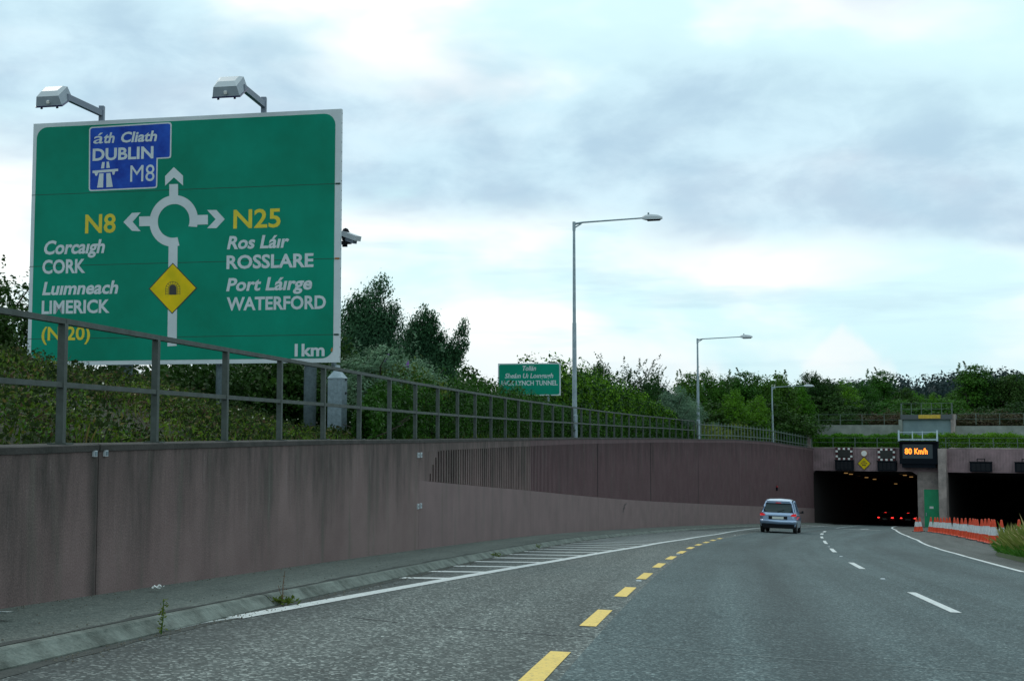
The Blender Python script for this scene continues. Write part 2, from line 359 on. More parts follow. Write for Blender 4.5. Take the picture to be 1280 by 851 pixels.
# ------------------------------------------------------------------ mesh building
class MB:
    def __init__(s): s.v = []; s.f = []; s.uv = {}
    def add(s, vs, fs):
        n = len(s.v); s.v += [tuple(v) for v in vs]; s.f += [tuple(i + n for i in f) for f in fs]; return n
    def quad(s, a, b, c, d): s.add([a, b, c, d], [(0, 1, 2, 3)])
    def box(s, x0, x1, y0, y1, z0, z1):
        s.add([(x0, y0, z0), (x1, y0, z0), (x1, y1, z0), (x0, y1, z0), (x0, y0, z1), (x1, y0, z1), (x1, y1, z1), (x0, y1, z1)],
              [(0, 3, 2, 1), (4, 5, 6, 7), (0, 1, 5, 4), (1, 2, 6, 5), (2, 3, 7, 6), (3, 0, 4, 7)])
    def hexa(s, b, t):
        s.add(list(b) + list(t), [(0, 3, 2, 1), (4, 5, 6, 7), (0, 1, 5, 4), (1, 2, 6, 5), (2, 3, 7, 6), (3, 0, 4, 7)])
    def qbox(s, t0, t1, d0, d1, z0, z1):          # box in the portal's frame
        s.hexa([Q(t0, d0, z0), Q(t1, d0, z0), Q(t1, d1, z0), Q(t0, d1, z0)], [Q(t0, d0, z1), Q(t1, d0, z1), Q(t1, d1, z1), Q(t0, d1, z1)])
    def bar(s, a, b, w, h=None, up=(0, 0, 1)):    # rectangular bar from a to b
        a = Vector(a); b = Vector(b); h = h or w; d = (b - a).normalized(); u = Vector(up)
        if abs(d.dot(u)) > .98: u = Vector((0, 1, 0))
        x = d.cross(u).normalized() * (w / 2); y = x.cross(d).normalized() * (h / 2)
        s.hexa([a - x - y, a + x - y, a + x + y, a - x + y], [b - x - y, b + x - y, b + x + y, b - x + y])
    def tube(s, pts, rad, n=8, cap=True):
        rings = []; m = len(pts); pts = [Vector(p) for p in pts]
        if isinstance(rad, (int, float)): rad = [rad] * m
        for i, p in enumerate(pts):
            d = (pts[min(i + 1, m - 1)] - pts[max(i - 1, 0)]).normalized()
            u = Vector((0, 0, 1)) if abs(d.z) < .9 else Vector((1, 0, 0))
            x = d.cross(u).normalized(); y = d.cross(x).normalized()
            rings.append([p + (x * cos(2 * pi * k / n) + y * sin(2 * pi * k / n)) * rad[i] for k in range(n)])
        vs = [v for r in rings for v in r]; fs = []
        for i in range(m - 1):
            for k in range(n): fs.append((i * n + k, i * n + (k + 1) % n, (i + 1) * n + (k + 1) % n, (i + 1) * n + k))
        if cap: fs += [tuple(range(n))[::-1], tuple((m - 1) * n + k for k in range(n))]
        s.add(vs, fs)
    def lathe(s, prof, c=(0, 0, 0), n=16):
        vs = []; fs = []; m = len(prof)
        for r, z in prof:
            for k in range(n): vs.append((c[0] + r * cos(2 * pi * k / n), c[1] + r * sin(2 * pi * k / n), c[2] + z))
        for i in range(m - 1):
            for k in range(n): fs.append((i * n + k, i * n + (k + 1) % n, (i + 1) * n + (k + 1) % n, (i + 1) * n + k))
        fs += [tuple(range(n))[::-1], tuple((m - 1) * n + k for k in range(n))]
        s.add(vs, fs)
    def prism(s, pts, fn, d0, d1):                # polygon pts (a,b) through fn(a,b,d) from d0 (back) to d1 (front)
        n = len(pts); vs = [fn(a, b, d0) for a, b in pts] + [fn(a, b, d1) for a, b in pts]
        fs = [tuple(range(n))[::-1], tuple(range(n, 2 * n))] + [(k, (k + 1) % n, n + (k + 1) % n, n + k) for k in range(n)]
        s.add(vs, fs)
    def build(s, name, m, parent=None, smooth=False, uvs=None):
        me = bpy.data.meshes.new(name); me.from_pydata([tuple(v) for v in s.v], [], s.f)
        if uvs is not None:
            ul = me.uv_layers.new(name='UVMap')
            for lp in me.loops: ul.data[lp.index].uv = uvs[lp.vertex_index]
        bm = bmesh.new(); bm.from_mesh(me)
        if smooth != 'open': bmesh.ops.recalc_face_normals(bm, faces=bm.faces)
        bm.to_mesh(me); bm.free()
        if isinstance(m, (list, tuple)):
            for q in m: me.materials.append(q)
        else: me.materials.append(m)
        if smooth is True: me.polygons.foreach_set('use_smooth', [True] * len(me.polygons))
        o = bpy.data.objects.new(name, me); COL.objects.link(o)
        if parent is not None: child(o, parent)
        return o
def child(o, parent):
    """parts modelled in world space: keep them there while hanging them under their thing"""
    from mathutils import Matrix
    o.parent = parent
    if parent.type == 'EMPTY':
        o.matrix_parent_inverse = (Matrix.Translation(parent.location) @ parent.rotation_euler.to_matrix().to_4x4()).inverted()
def lchild(o, parent):                            # part modelled in its thing's own frame
    o.parent = parent; return o

def strip(s0, s1, u0f, u1f, name, m, parent=None, ds=1.0, dz=0.0, nu=1, zf=None, flat=False):
    """a sheet lying on the road between two offsets from the wall"""
    mb = MB(); uv = []
    n = max(1, int(math.ceil((s1 - s0) / ds)))
    for i in range(n + 1):
        s = s0 + (s1 - s0) * i / n; a = u0f(s) if callable(u0f) else u0f; b = u1f(s) if callable(u1f) else u1f
        for k in range(nu + 1):
            u = a + (b - a) * k / nu; z = (zf(s, u) if zf else zr(s, u)) + dz
            x, y = P(s, u); mb.v.append((x, y, z)); uv.append((s, u))
    for i in range(n):
        for k in range(nu):
            q = i * (nu + 1) + k; mb.f.append((q, q + 1, q + nu + 2, q + nu + 1))
    return mb.build(name, m, parent, uvs=uv, smooth='open')

def profile_sweep(prof, s0, s1, ds, name, m, parent, zfix=None):
    """prof(s) -> closed list of (u, z) points"""
    mb = MB(); uv = []; n = max(1, int(math.ceil((s1 - s0) / ds))); k = None
    for i in range(n + 1):
        s = s0 + (s1 - s0) * i / n; pr = prof(s); k = len(pr)
        for u, z in pr:
            x, y = P(s, u); mb.v.append((x, y, z)); uv.append((s, zt(s) - z + abs(u) * .01))
    for i in range(n):
        for j in range(k):
            mb.f.append((i * k + j, i * k + (j + 1) % k, (i + 1) * k + (j + 1) % k, (i + 1) * k + j))
    mb.f.append(tuple(range(k))[::-1]); mb.f.append(tuple(n * k + j for j in range(k)))
    return mb.build(name, m, parent, uvs=uv)

# ------------------------------------------------------------------ leaves
def leaf_mesh(name, pos, nrm, size, m, aspect=.5, seed=1, fold=.25, axis=None):
    """many small leaf-shaped faces: pos (n,3), nrm (n,3) rough facing, size (n,)"""
    rng = np.random.default_rng(seed); n = len(pos)
    nr = nrm / (np.linalg.norm(nrm, axis=1, keepdims=True) + 1e-9)
    a = rng.normal(size=(n, 3)) if axis is None else axis + rng.normal(size=(n, 3)) * .35
    a -= (a * nr).sum(1, keepdims=True) * nr; a /= (np.linalg.norm(a, axis=1, keepdims=True) + 1e-9)
    b = np.cross(nr, a); L_ = (size * .5)[:, None]; w = L_ * aspect
    v = np.empty((n, 4, 3)); v[:, 0] = pos - a * L_; v[:, 1] = pos + b * w + nr * w * fold; v[:, 2] = pos + a * L_; v[:, 3] = pos - b * w + nr * w * fold
    me = bpy.data.meshes.new(name); me.vertices.add(n * 4); me.vertices.foreach_set('co', v.reshape(-1))
    me.loops.add(n * 4); me.loops.foreach_set('vertex_index', np.arange(n * 4, dtype=np.int32))
    me.polygons.add(n); me.polygons.foreach_set('loop_start', np.arange(0, n * 4, 4, dtype=np.int32))
    me.update(calc_edges=True); me.validate()
    me.materials.append(m)
    return me
def link(name, me, parent=None, local=False):
    o = bpy.data.objects.new(name, me); COL.objects.link(o)
    if parent is not None: (lchild if local else child)(o, parent)
    return o

def crown_points(rng, blobs, nclump, per, cr, shell=.55):
    """leaf positions: clumps spread through the volume of several ellipsoids"""
    w = np.array([b[3] * b[4] * b[5] for b in blobs]) ** .8; w /= w.sum()
    idx = rng.choice(len(blobs), nclump, p=w); B = np.array(blobs)[idx]
    d = rng.normal(size=(nclump, 3)); d /= np.linalg.norm(d, axis=1, keepdims=True)
    r = rng.random(nclump) ** (1 / 3.) * (1 - shell) + shell * rng.random(nclump) ** .25
    r = np.clip(r * rng.uniform(.8, 1.12, nclump), 0, 1.15)
    c = B[:, :3] + d * r[:, None] * B[:, 3:6]
    k = rng.integers(int(per * .5), int(per * 1.5), nclump)
    cc = np.repeat(c, k, axis=0); dd = np.repeat(d, k, axis=0); s = np.repeat(rng.uniform(.55, 1.35, nclump), k)
    off = rng.normal(size=cc.shape) * cr * s[:, None] * np.array([1, 1, .7])
    return cc + off, dd * .6 + off / cr * .5 + rng.normal(size=cc.shape) * .55 + np.array([0, 0, .35])

def shoots(rng, base, n, h, spread, leafn, lean=(0, 0)):
    """upright sprays standing out of a crown"""
    ps, ns, ax = [], [], []
    for i in range(n):
        b = base(rng); d = np.array([rng.normal() * spread + lean[0], rng.normal() * spread + lean[1], 1.0]); d /= np.linalg.norm(d); l = h * rng.uniform(.5, 1.2)
        t = rng.random(leafn) ** .9; p = b + d * (t * l)[:, None] + rng.normal(size=(leafn, 3)) * (.10 * l * (1.05 - t))[:, None]
        ps.append(p); ns.append(rng.normal(size=(leafn, 3))); ax.append(np.tile(d, (leafn, 1)))
    return np.vstack(ps), np.vstack(ns)

def trunk_mb(h, r, limbs, rng, top=None):
    mb = MB(); bend = rng.normal(size=2) * .05 * h
    pts = [(0, 0, -.6), (bend[0] * .2, bend[1] * .2, h * .3), (bend[0] * .6, bend[1] * .6, h * .6), (bend[0], bend[1], h)]
    mb.tube(pts, [r * 1.25, r * .9, r * .6, r * .2], 8)
    for i in range(limbs):
        z = h * rng.uniform(.25, .8); a = rng.uniform(0, 2 * pi); l = h * rng.uniform(.22, .42)
        p = Vector((bend[0] * z / h * .8, bend[1] * z / h * .8, z)); q = p + Vector((cos(a) * l * .7, sin(a) * l * .7, l * .6)); e = q + Vector((cos(a + .4) * l * .35, sin(a + .4) * l * .35, l * .45))
        mb.tube([p, q, e], [r * .42, r * .25, r * .06], 5)
    return mb

CR = {}     # crown and trunk meshes by kind, all about 9 m tall standing on z = 0
def kind_mesh(key, blobs, nclump, per, cr, leaf, m, seed, trunk=(5.5, .16, 6), asp=.55, sh=None, lsz=(.7, 1.3)):
    rng = np.random.default_rng(seed)
    p, n = crown_points(rng, blobs, nclump, per, cr)
    if sh:
        p2, n2 = shoots(rng, *sh); p = np.vstack([p, p2]); n = np.vstack([n, n2])
    sz = leaf * rng.uniform(*lsz, len(p))
    me = leaf_mesh('crown', p, n, sz, M[m], asp, seed)
    tb = trunk_mb(trunk[0], trunk[1], trunk[2], rng); o = tb.build('trunk', M['bark'])
    tme = o.data; bpy.data.objects.remove(o)
    CR[key] = (me, tme)
kind_mesh('round', [(0, 0, 5.4, 2.6, 2.6, 2.6), (-1.6, .3, 4.2, 1.7, 1.7, 1.8), (1.7, -.2, 4.4, 1.8, 1.8, 2.0), (.3, .8, 7.2, 1.5, 1.5, 1.7), (-.8, -.9, 6.6, 1.4, 1.4, 1.5), (0, 0, 2.2, 2.2, 2.2, 1.8)], 420, 24, .30, .26, 'l_mid', 11)
kind_mesh('tall', [(0, 0, 4.6, 1.7, 1.7, 3.4), (.4, .2, 6.9, 1.2, 1.2, 2.0), (-.5, .1, 5.8, 1.4, 1.4, 1.8), (.1, 0, 2.2, 1.9, 1.9, 2.0)], 380, 24, .28, .24, 'l_mid', 12,
          sh=(lambda r: np.array([r.normal() * .7, r.normal() * .7, 6.6 + r.normal() * .5]), 8, 1.5, .22, 42))
kind_mesh('dark', [(0, 0, 5.6, 2.3, 2.3, 2.8), (-1.4, 0, 4.4, 1.8, 1.8, 2.2), (1.5, .3, 5.0, 1.7, 1.7, 2.2), (0, -.5, 7.6, 1.2, 1.2, 1.3), (0, 0, 2.2, 2.4, 2.4, 1.9)], 440, 24, .28, .25, 'l_dark', 13)
kind_mesh('loose', [(0, 0, 4.6, 2.2, 2.0, 2.2), (-1.5, .2, 4.8, 1.3, 1.3, 1.6), (1.6, .1, 4.6, 1.3, 1.3, 1.6), (0, 0, 2.4, 2.2, 2.0, 1.8)], 300, 22, .26, .22, 'l_dark', 14, trunk=(6.0, .12, 10),
          sh=(lambda r: np.array([r.uniform(-2.8, 2.8), r.normal() * .9, 5.2 + r.normal() * .6]), 46, 2.6, .32, 30))
kind_mesh('blue', [(0, 0, 3.6, 2.2, 2.0, 2.6), (-1.3, .1, 5.0, 1.3, 1.3, 1.9), (1.3, -.2, 4.2, 1.5, 1.5, 2.0), (.1, 0, 6.4, 1.0, 1.0, 1.5)], 340, 24, .28, .24, 'l_blue', 15, asp=.3,
          sh=(lambda r: np.array([r.normal() * 1.5, r.normal() * .9, 5.2 + r.normal() * .9]), 30, 1.6, .22, 30))
kind_mesh('light', [(0, 0, 5.0, 2.2, 2.2, 2.8), (-1.2, 0, 3.8, 1.8, 1.8, 2.0), (1.5, .3, 4.0, 1.7, 1.7, 2.0), (.2, -.3, 7.0, 1.2, 1.2, 1.6), (0, 0, 2.0, 2.2, 2.2, 1.7)], 400, 24, .28, .25, 'l_bright', 16)
kind_mesh('wide', [(0, 0, 5.2, 3.4, 2.4, 2.4), (-2.2, .3, 4.4, 2.0, 1.8, 1.8), (2.3, -.2, 5.0, 1.9, 1.8, 2.0), (-.8, .5, 7.0, 1.6, 1.5, 1.4), (1.2, 0, 6.8, 1.5, 1.5, 1.6), (0, 0, 2.2, 3.0, 2.2, 1.8)], 520, 24, .30, .26, 'l_dark', 17)
kind_mesh('shrub', [(0, 0, .9, 1.6, 1.2, .9), (-.9, .1, .7, .9, .8, .7), (1.0, 0, .8, .9, .8, .8), (.2, 0, 1.6, .7, .7, .6)], 150, 24, .16, .13, 'l_mid', 18, trunk=(1.2, .04, 5))
kind_mesh('yshrub', [(0, 0, .9, 1.6, 1.2, .9), (-.9, .1, .7, .9, .8, .7), (1.0, 0, .8, .9, .8, .8)], 150, 24, .16, .13, 'l_yel', 19, trunk=(1.2, .04, 5))
kind_mesh('rshrub', [(0, 0, .8, 2.4, 1.2, .8), (-1.6, .1, .7, 1.2, .8, .6), (1.5, 0, .8, 1.2, .8, .7)], 190, 24, .16, .14, 'l_russet', 20, trunk=(1.0, .04, 5))
kind_mesh('dshrub', [(0, 0, 1.2, 1.8, 1.4, 1.2), (-1.0, .1, .9, 1.2, 1.0, .9), (1.1, 0, 1.3, 1.2, 1.0, 1.1), (.2, 0, 2.3, .9, .9, .8)], 220, 24, .18, .15, 'l_dark', 21, trunk=(1.6, .05, 5))

def plant(key, name, loc, h, label, cat, group=None, wid=1.0, rz=0.0):
    """stand one tree or shrub: its crown and trunk are its two parts"""
    full = {'shrub': 2.3, 'yshrub': 1.9, 'rshrub': 1.7, 'dshrub': 3.2}.get(key, 9.3)
    k = h / full; t = thing(name, loc, label, cat, group, rz)
    for nm, me in (('crown', CR[key][0]), ('trunk', CR[key][1])):
        o = bpy.data.objects.new(nm, me); COL.objects.link(o); o.parent = t; o.scale = (k * wid, k * wid, k)
    return t

# ================================================================== THE SETTING
# ---- ground far and wide
mb = MB(); n = 40; R0 = 5000.0
mb.add([(0, 0, -17)] + [(R0 * cos(2 * pi * k / n), R0 * sin(2 * pi * k / n), -17) for k in range(n)], [(0, 1 + k, 1 + (k + 1) % n) for k in range(n)])
tag(mb.build('ground', M['turf'], smooth='open'), kind='structure')

# ---- road: coarse shoulder on the left, fine carriageway, dusty reserve on the right
YEL = lambda s: float(np.interp(s, [-45, -2, 5, 12, 25, 36, 60, 115], [4.3, 4.58, 4.65, 4.72, 4.86, 4.88, 4.6, 4.2]))
def WL(s): return float(np.interp(s, [-45, -.3, .3, 7, 14.7, 25.7, 38, 54, 65, 76, 95, 115], [1.4, 1.46, 1.56, 2.13, 2.79, 3.52, 3.85, 3.77, 3.35, 2.85, 2.3, 2.0]))
RL = lambda s: float(np.interp(s, [-45, 0, 20, 36, 48, 62, 72, 84, 93, 101, 108, 112, 115], [12.0, 12.2, 12.66, 13.35, 13.55, 13.25, 12.55, 11.35, 10.35, 9.15, 8.3, 8.05, 8.0]))
LN = lambda s: float(np.interp(s, [-45, 5, 20, 35, 44, 51, 60, 70, 95, 112], [8.5, 8.66, 8.88, 9.09, 9.03, 8.85, 8.35, 7.7, 5.85, 4.9]))
road = strip(-44, S1, lambda s: YEL(s) + .16, RL, 'road', M['road'], nu=6); tag(road, kind='structure')
shoulder = strip(-44, S1, 1.30, lambda s: YEL(s) + .16, 'hard_shoulder', M['shoulder'], nu=4); tag(shoulder, kind='structure')
reserve = strip(-44, S1, RL, lambda s: float(np.interp(s, [0, 50, 115], [34, 33, 25.2])), 'central_reserve', M['reserve'], nu=6); tag(reserve, kind='structure')
foot = strip(-44, S1, 0.1, lambda s: 1.29, 'footway', M['foot'], nu=2, zf=lambda s, u: zb(s) - .045 * u); tag(foot, kind='structure')
# floor of both tunnels
mb = MB(); uv = []
for i in range(15):
    d = i * 6.0
    for t in (-.6, 25.2): mb.v.append(Q(t, d, -8.5 - .068 * d)); uv.append((115 + d, t))
for i in range(14): mb.f.append((2 * i, 2 * i + 1, 2 * i + 3, 2 * i + 2))
tag(mb.build('tunnel_road', M['road'], uvs=uv, smooth='open'), kind='structure')

# ---- kerb: lengths of slip-formed concrete with a joint between them
kerb = bpy.data.objects.new('kerb', None); COL.objects.link(kerb); tag(kerb, kind='structure')
def kerb_prof(s):
    b = zr(s, 1.46); t = zb(s) - .052
    return [(1.29, b - .15), (1.47, b - .15), (1.48, b + .012), (1.40, t - .035), (1.378, t - .010), (1.35, t), (1.31, t - .002), (1.29, t - .02)]
s0 = -14.0
krnd = random.Random(4)
while s0 < 112:
    s1 = s0 + krnd.choice([7.4, 8.2, 7.8])
    mb = MB(); uv = []; nn = 8 if s0 < 40 else 4
    for i in range(nn + 1):
        s = s0 + .012 + (s1 - s0 - .024) * i / nn
        for u, z in kerb_prof(s): x, y = P(s, u); mb.v.append((x, y, z))
    for i in range(nn):
        for j in range(8): mb.f.append((i * 8 + j, i * 8 + (j + 1) % 8, (i + 1) * 8 + (j + 1) % 8, (i + 1) * 8 + j))
    mb.f.append(tuple(range(8))[::-1]); mb.f.append(tuple(nn * 8 + j for j in range(8)))
    mb.build('kerb_length', M['kerb'], kerb); s0 = s1
strip(-14, 100, lambda s: 1.235 + .025 * sin(s * 2.3) + .018 * sin(s * 7.1), lambda s: 1.288, 'dirt_line', M['gutter'], kerb, dz=.004, ds=.3, zf=lambda s, u: zb(s) - .045 * u)

strip(-14, 100, lambda s: 1.455, lambda s: 1.60 + .03 * sin(s * 1.1) + .02 * sin(s * 4.7), 'gutter_dirt', M['gutter'], shoulder, dz=.003, ds=.35)
# ---- markings, each its own thin sheet of paint on the road
def bar_mark(name, m, s0, s1, uf, w, parent, skew=0.0, dz=.005, ds=1.0):
    return strip(s0, s1, lambda s: uf(s) - w / 2, lambda s: uf(s) + w / 2, name, m, parent, ds=ds, dz=dz)
# yellow edge-of-carriageway dashes
k = 0; s = -11.1
while s < 44:
    c = YEL(s + 1); bar_mark('yellow_dash', M['yellow'], s, s + 1.95, YEL, .155, road); s += 4.1
# lane dashes
for a, b in [(-19, -15), (-6.8, -2.8), (5.4, 9.3), (17.4, 20.9), (29.6, 34.6), (43.2, 50.5), (55.5, 59.5), (64.5, 68.5), (72.5, 76.5)]:
    bar_mark('lane_dash', M['white'], a, b, LN, .13 if b < 60 else .17, road)
bar_mark('lane_line', M['worn'], 91, 113, LN, .16, road)
bar_mark('edge_line', M['worn'], 82, 106, lambda s: 4.0 + (s - 82) * -.02, .12, road)
# solid white line peeling away from the kerb, its first stretch worn thin
bar_mark('worn_line_start', M['worn'], -.9, .25, lambda s: WL(s) + .0, .06, shoulder)
strip(.25, 113, lambda s: WL(s) - .09, lambda s: WL(s) + .09, 'white_line', M['white'], shoulder, ds=1.0, dz=.006)
# hatching bars between kerb and line
s = 6.9; i = 0
while s < 58 and i < 28:
    r = .62 + .045 * i; r = min(r, 1.5); ul = 1.50; w = .34
    du = (WL(s + 1.2) - .09 - ul) * 1.0; nseg = 3; mb = MB()
    for q in range(nseg + 1):
        u = ul + du * q / nseg; sc = s + r * du * q / nseg
        mb.v += [R3(sc - w / 2, u, .005), R3(sc + w / 2, u, .005)]
    mb.f += [(2 * q, 2 * q + 1, 2 * q + 3, 2 * q + 2) for q in range(nseg)]
    mb.build('hatch_bar', M['white'], shoulder, smooth='open'); s += 1.86 + .012 * i; i += 1
# right-hand edge line in lengths with a small break at each stud
s = -16.0
while s < 112: bar_mark('right_edge_line', M['white'], s, min(s + 11.7, 113.5), lambda q: RL(q) - .08, .15, road); s += 12.0
# worn arrow-and-word marks near the tunnel mouth
def arrow(s0, u0, l, parent):
    mb = MB()
    mb.add([R3(s0, u0 - .08, .006), R3(s0, u0 + .08, .006), R3(s0 + l * .6, u0 + .08, .006), R3(s0 + l * .6, u0 - .08, .006)], [(0, 1, 2, 3)])
    mb.add([R3(s0 + l * .6, u0 - .4, .006), R3(s0 + l * .6, u0 + .4, .006), R3(s0 + l, u0, .006)], [(0, 1, 2)])
    return mb.build('lane_arrow', M['worn'], parent, smooth='open')
arrow(88, 8.2, 5, road); arrow(96, 3.6, 5, road)
strip(88.4, 89.0, 7.0, 9.6, 'worn_mark', M['worn'], road, dz=.005)
strip(97, 97.7, 2.9, 5.2, 'worn_mark', M['worn'], road, dz=.005)
# tar joints across the carriageway and the paler band crossing it
def seam(pts, w, m, parent, name='tar_joint', dz=.003):
    mb = MB()
    for (a, b) in zip(pts[:-1], pts[1:]):
        (s0, u0), (s1, u1) = a, b
        mb.quad(R3(s0 - w / 2, u0, dz), R3(s0 + w / 2, u0, dz), R3(s1 + w / 2, u1, dz), R3(s1 - w / 2, u1, dz))
    mb.build(name, m, parent, smooth='open')
seam([(.9, 2.45), (.62, 2.95)], .03, M['tar'], shoulder); seam([(.45, 3.3), (.36, 3.8), (.25, 4.4), (.3, 4.75)], .03, M['tar'], shoulder)
M['pale_seam'] = mat('pale_road_joint', (.15, .19, .19), .8)
seam([(-.2, 4.9), (-.5, 6.0), (-.7, 7.4), (-.8, 9.0), (-.8, 11.0)], .02, M['pale_seam'], road, 'pale_joint')
# road studs
mb = MB()
def stud(s, u, parent):
    x, y, z = R3(s, u, .002); h = heading(s)
    mb = MB(); a = Vector((x, y, z)); f = Vector((sin(h), cos(h), 0)); r = Vector((cos(h), -sin(h), 0))
    b = [a - f * .06 - r * .07, a - f * .06 + r * .07, a + f * .06 + r * .07, a + f * -.0 + f * .06 - r * .07]
    t = [a - f * .03 - r * .05, a - f * .03 + r * .05, a + f * .03 + r * .05, a + f * .03 - r * .05]
    mb.hexa([a + (v - a) * .6 for v in b], [a + (v - a) * .6 + Vector((0, 0, .012)) for v in t]); mb.build('road_stud', M['lum_top'], parent)
for s in (13.2, 25.3, 37.5): stud(s, LN(s), road)
for s in (8.9, 21.2, 52): stud(s, YEL(s), shoulder)
for s in (22, 44, 56, 80): stud(s, RL(s) - .08, road)

# ================================================================== RETAINING WALL
BAND = 1.33
WU = .12
JO = [-30, -12.9, .5, 13.85, 27.3, 41.2, 55.6, 70.7, 85.4, 100.2, 115.0]
wall = thing('retaining_wall', (*P(0), zb(0)), 'long weathered pinkish concrete retaining wall curving down beside the left of the road to the tunnel', 'wall')
for a, b in zip(JO[:-1], JO[1:]):
    ribbed = a > 13
    if not ribbed:
        profile_sweep(lambda s: [(-.45, zb(s) - .6), (WU, zb(s) - .6), (WU, zt(s) - .07), (-.45, zt(s) - .07)], a + .008, b - .008, 1.2, 'wall_panel', M['wall'], wall)
    else:
        first = a < 14
        def rec(s): return .0 if (first and s < 14.85) else -.06
        a0 = a + .008
        if first:      # plain end of this panel before the grooves begin
            profile_sweep(lambda s: [(-.45, zb(s) + BAND + .002), (WU, zb(s) + BAND + .002), (WU, zt(s) - .07), (-.45, zt(s) - .07)], a0, 14.62, .4, 'wall_panel', M['wall'], wall); aa = 14.62
        else: aa = a0
        profile_sweep(lambda s: [(-.45, zb(s) - .6), (WU, zb(s) - .6), (WU, zb(s) + BAND), (-.45, zb(s) + BAND)], a0, b - .008, 1.2, 'smooth_band', M['wall_low'], wall)
        profile_sweep(lambda s: [(-.45, zb(s) + BAND + .002), (WU - .065, zb(s) + BAND + .002), (WU - .065, zt(s) - .07), (-.45, zt(s) - .07)], aa, b - .008, 1.2, 'groove_backing', M['wall_rib'], wall)
        profile_sweep(lambda s: [(WU - .0645, zt(s) - .24), (WU, zt(s) - .24), (WU, zt(s) - .07), (WU - .0645, zt(s) - .07)], aa, b - .008, 1.2, 'wall_head', M['wall'] if first else M['wall_rib'], wall)
        # ribs standing between the grooves
        mb = MB(); uv = []; pitch = .25; s = aa + .02; q = 0
        while s < b - .13:
            w = .128
            z0f = zb(s) + BAND + .002; z1 = zt(s) - .2405
            vs = []
            for (ss, u) in ((s, WU), (s + w, WU), (s + w - .015, WU - .0645), (s + .015, WU - .0645)):
                x, y = P(ss, u); vs += [(x, y, z0f), (x, y, z1)]; uv += [(ss, zt(s) - z0f), (ss, .24)]
            mb.add(vs, [(0, 2, 3, 1), (2, 4, 5, 3), (6, 0, 1, 7), (0, 6, 4, 2), (1, 3, 5, 7)])
            if first and q < 5:   # groove tops step up in a slant: fill above the short grooves
                zf = z0f + (z1 - z0f) * (.24, .54, .78, .97, .99)[q]; vs = []
                for (ss, u) in ((s + w - .001, WU - .002), (s + pitch + .001, WU - .002), (s + pitch, WU - .0645), (s + w, WU - .0645)):
                    x, y = P(ss, u); vs += [(x, y, zf), (x, y, z1)]; uv += [(ss, .5), (ss, .24)]
                mb.add(vs, [(0, 2, 3, 1), (0, 6, 4, 2)])
            s += pitch; q += 1
        o = mb.build('wall_ribs', M['wall'] if first else M['wall_rib'], wall, uvs=uv); o['kind'] = 'stuff'
    profile_sweep(lambda s: [(-.47, zt(s) - .068), (WU + .012, zt(s) - .068), (WU + .014, zt(s) - .012), (WU - .01, zt(s)), (-.47, zt(s))], a + .012, b - .012, 1.2, 'coping', M['coping'], wall)
    # dark joint between panels
    if -20 < b < 112:
        mb = MB(); x0, y0 = P(b - .02, WU - .02); x1, y1 = P(b + .02, WU - .02); x2, y2 = P(b + .02, -.40); x3, y3 = P(b - .02, -.40)
        mb.hexa([(x0, y0, zb(b) - .3), (x1, y1, zb(b) - .3), (x2, y2, zb(b) - .3), (x3, y3, zb(b) - .3)], [(x0, y0, zt(b) - .09), (x1, y1, zt(b) - .09), (x2, y2, zt(b) - .09), (x3, y3, zt(b) - .09)])
        mb.build('joint_filler', M['black'], wall)
# little survey plates either side of the first two joints
def plate_on_wall(s, z, sz=.055):
    mb = MB(); mb.hexa([V(s - sz, WU, z - sz), V(s + sz, WU, z - sz), V(s + sz, WU + .025, z - sz), V(s - sz, WU + .025, z - sz)], [V(s - sz, WU, z + sz), V(s + sz, WU, z + sz), V(s + sz, WU + .025, z + sz), V(s - sz, WU + .025, z + sz)])
    o = mb.build('joint_plate', M['lum_top'], wall)
    mb = MB(); mb.hexa([V(s - .02, WU + .025, z - .02), V(s + .02, WU + .025, z - .02), V(s + .02, WU + .03, z - .02), V(s - .02, WU + .03, z - .02)], [V(s - .02, WU + .025, z + .02), V(s + .02, WU + .025, z + .02), V(s + .02, WU + .03, z + .02), V(s - .02, WU + .03, z + .02)])
    mb.build('plate_bolt', M['galv_d'], o)
plate_on_wall(.40, -.19, .028); plate_on_wall(.62, -.19, .028)
for z in (-.43, -1.42): plate_on_wall(13.74, z, .05); plate_on_wall(13.97, z, .05)
# graffiti-like dark scrape low on the band
mb = MB(); s = 47.5
for (a, z, b, w) in ((0, 0, .5, .10), (.2, .16, .8, .06), (-.1, -.12, .35, .07)):
    mb.quad(V(s + a, WU + .004, zb(s) + .85 + z), V(s + a + b, WU + .004, zb(s) + .90 + z), V(s + a + b, WU + .004, zb(s) + .90 + z + w), V(s + a, WU + .004, zb(s) + .83 + z + w))
mb.build('scrape_mark', M['black'], wall, smooth='open')
# small red lamp fixed on the wall above the car
lm = V(99, WU, -4.3); t = thing('wall_lamp', lm, 'small dull red lamp fixed on the retaining wall above the silver car', 'lamp')
mb = MB(); mb.hexa([V(98.85, WU, -4.75), V(99.15, WU, -4.75), V(99.15, .24, -4.75), V(98.85, .24, -4.75)], [V(98.85, WU, -4.5), V(99.15, WU, -4.5), V(99.15, .24, -4.5), V(98.85, .24, -4.5)]); mb.build('housing', M['dark_case'], t)
mb = MB(); x, y, z = V(99, .19, -4.5); mb.lathe([(.07, 0), (.08, .08), (.05, .14), (.01, .17)], (x, y, z), 10); mb.build('lens', M['red'], t)

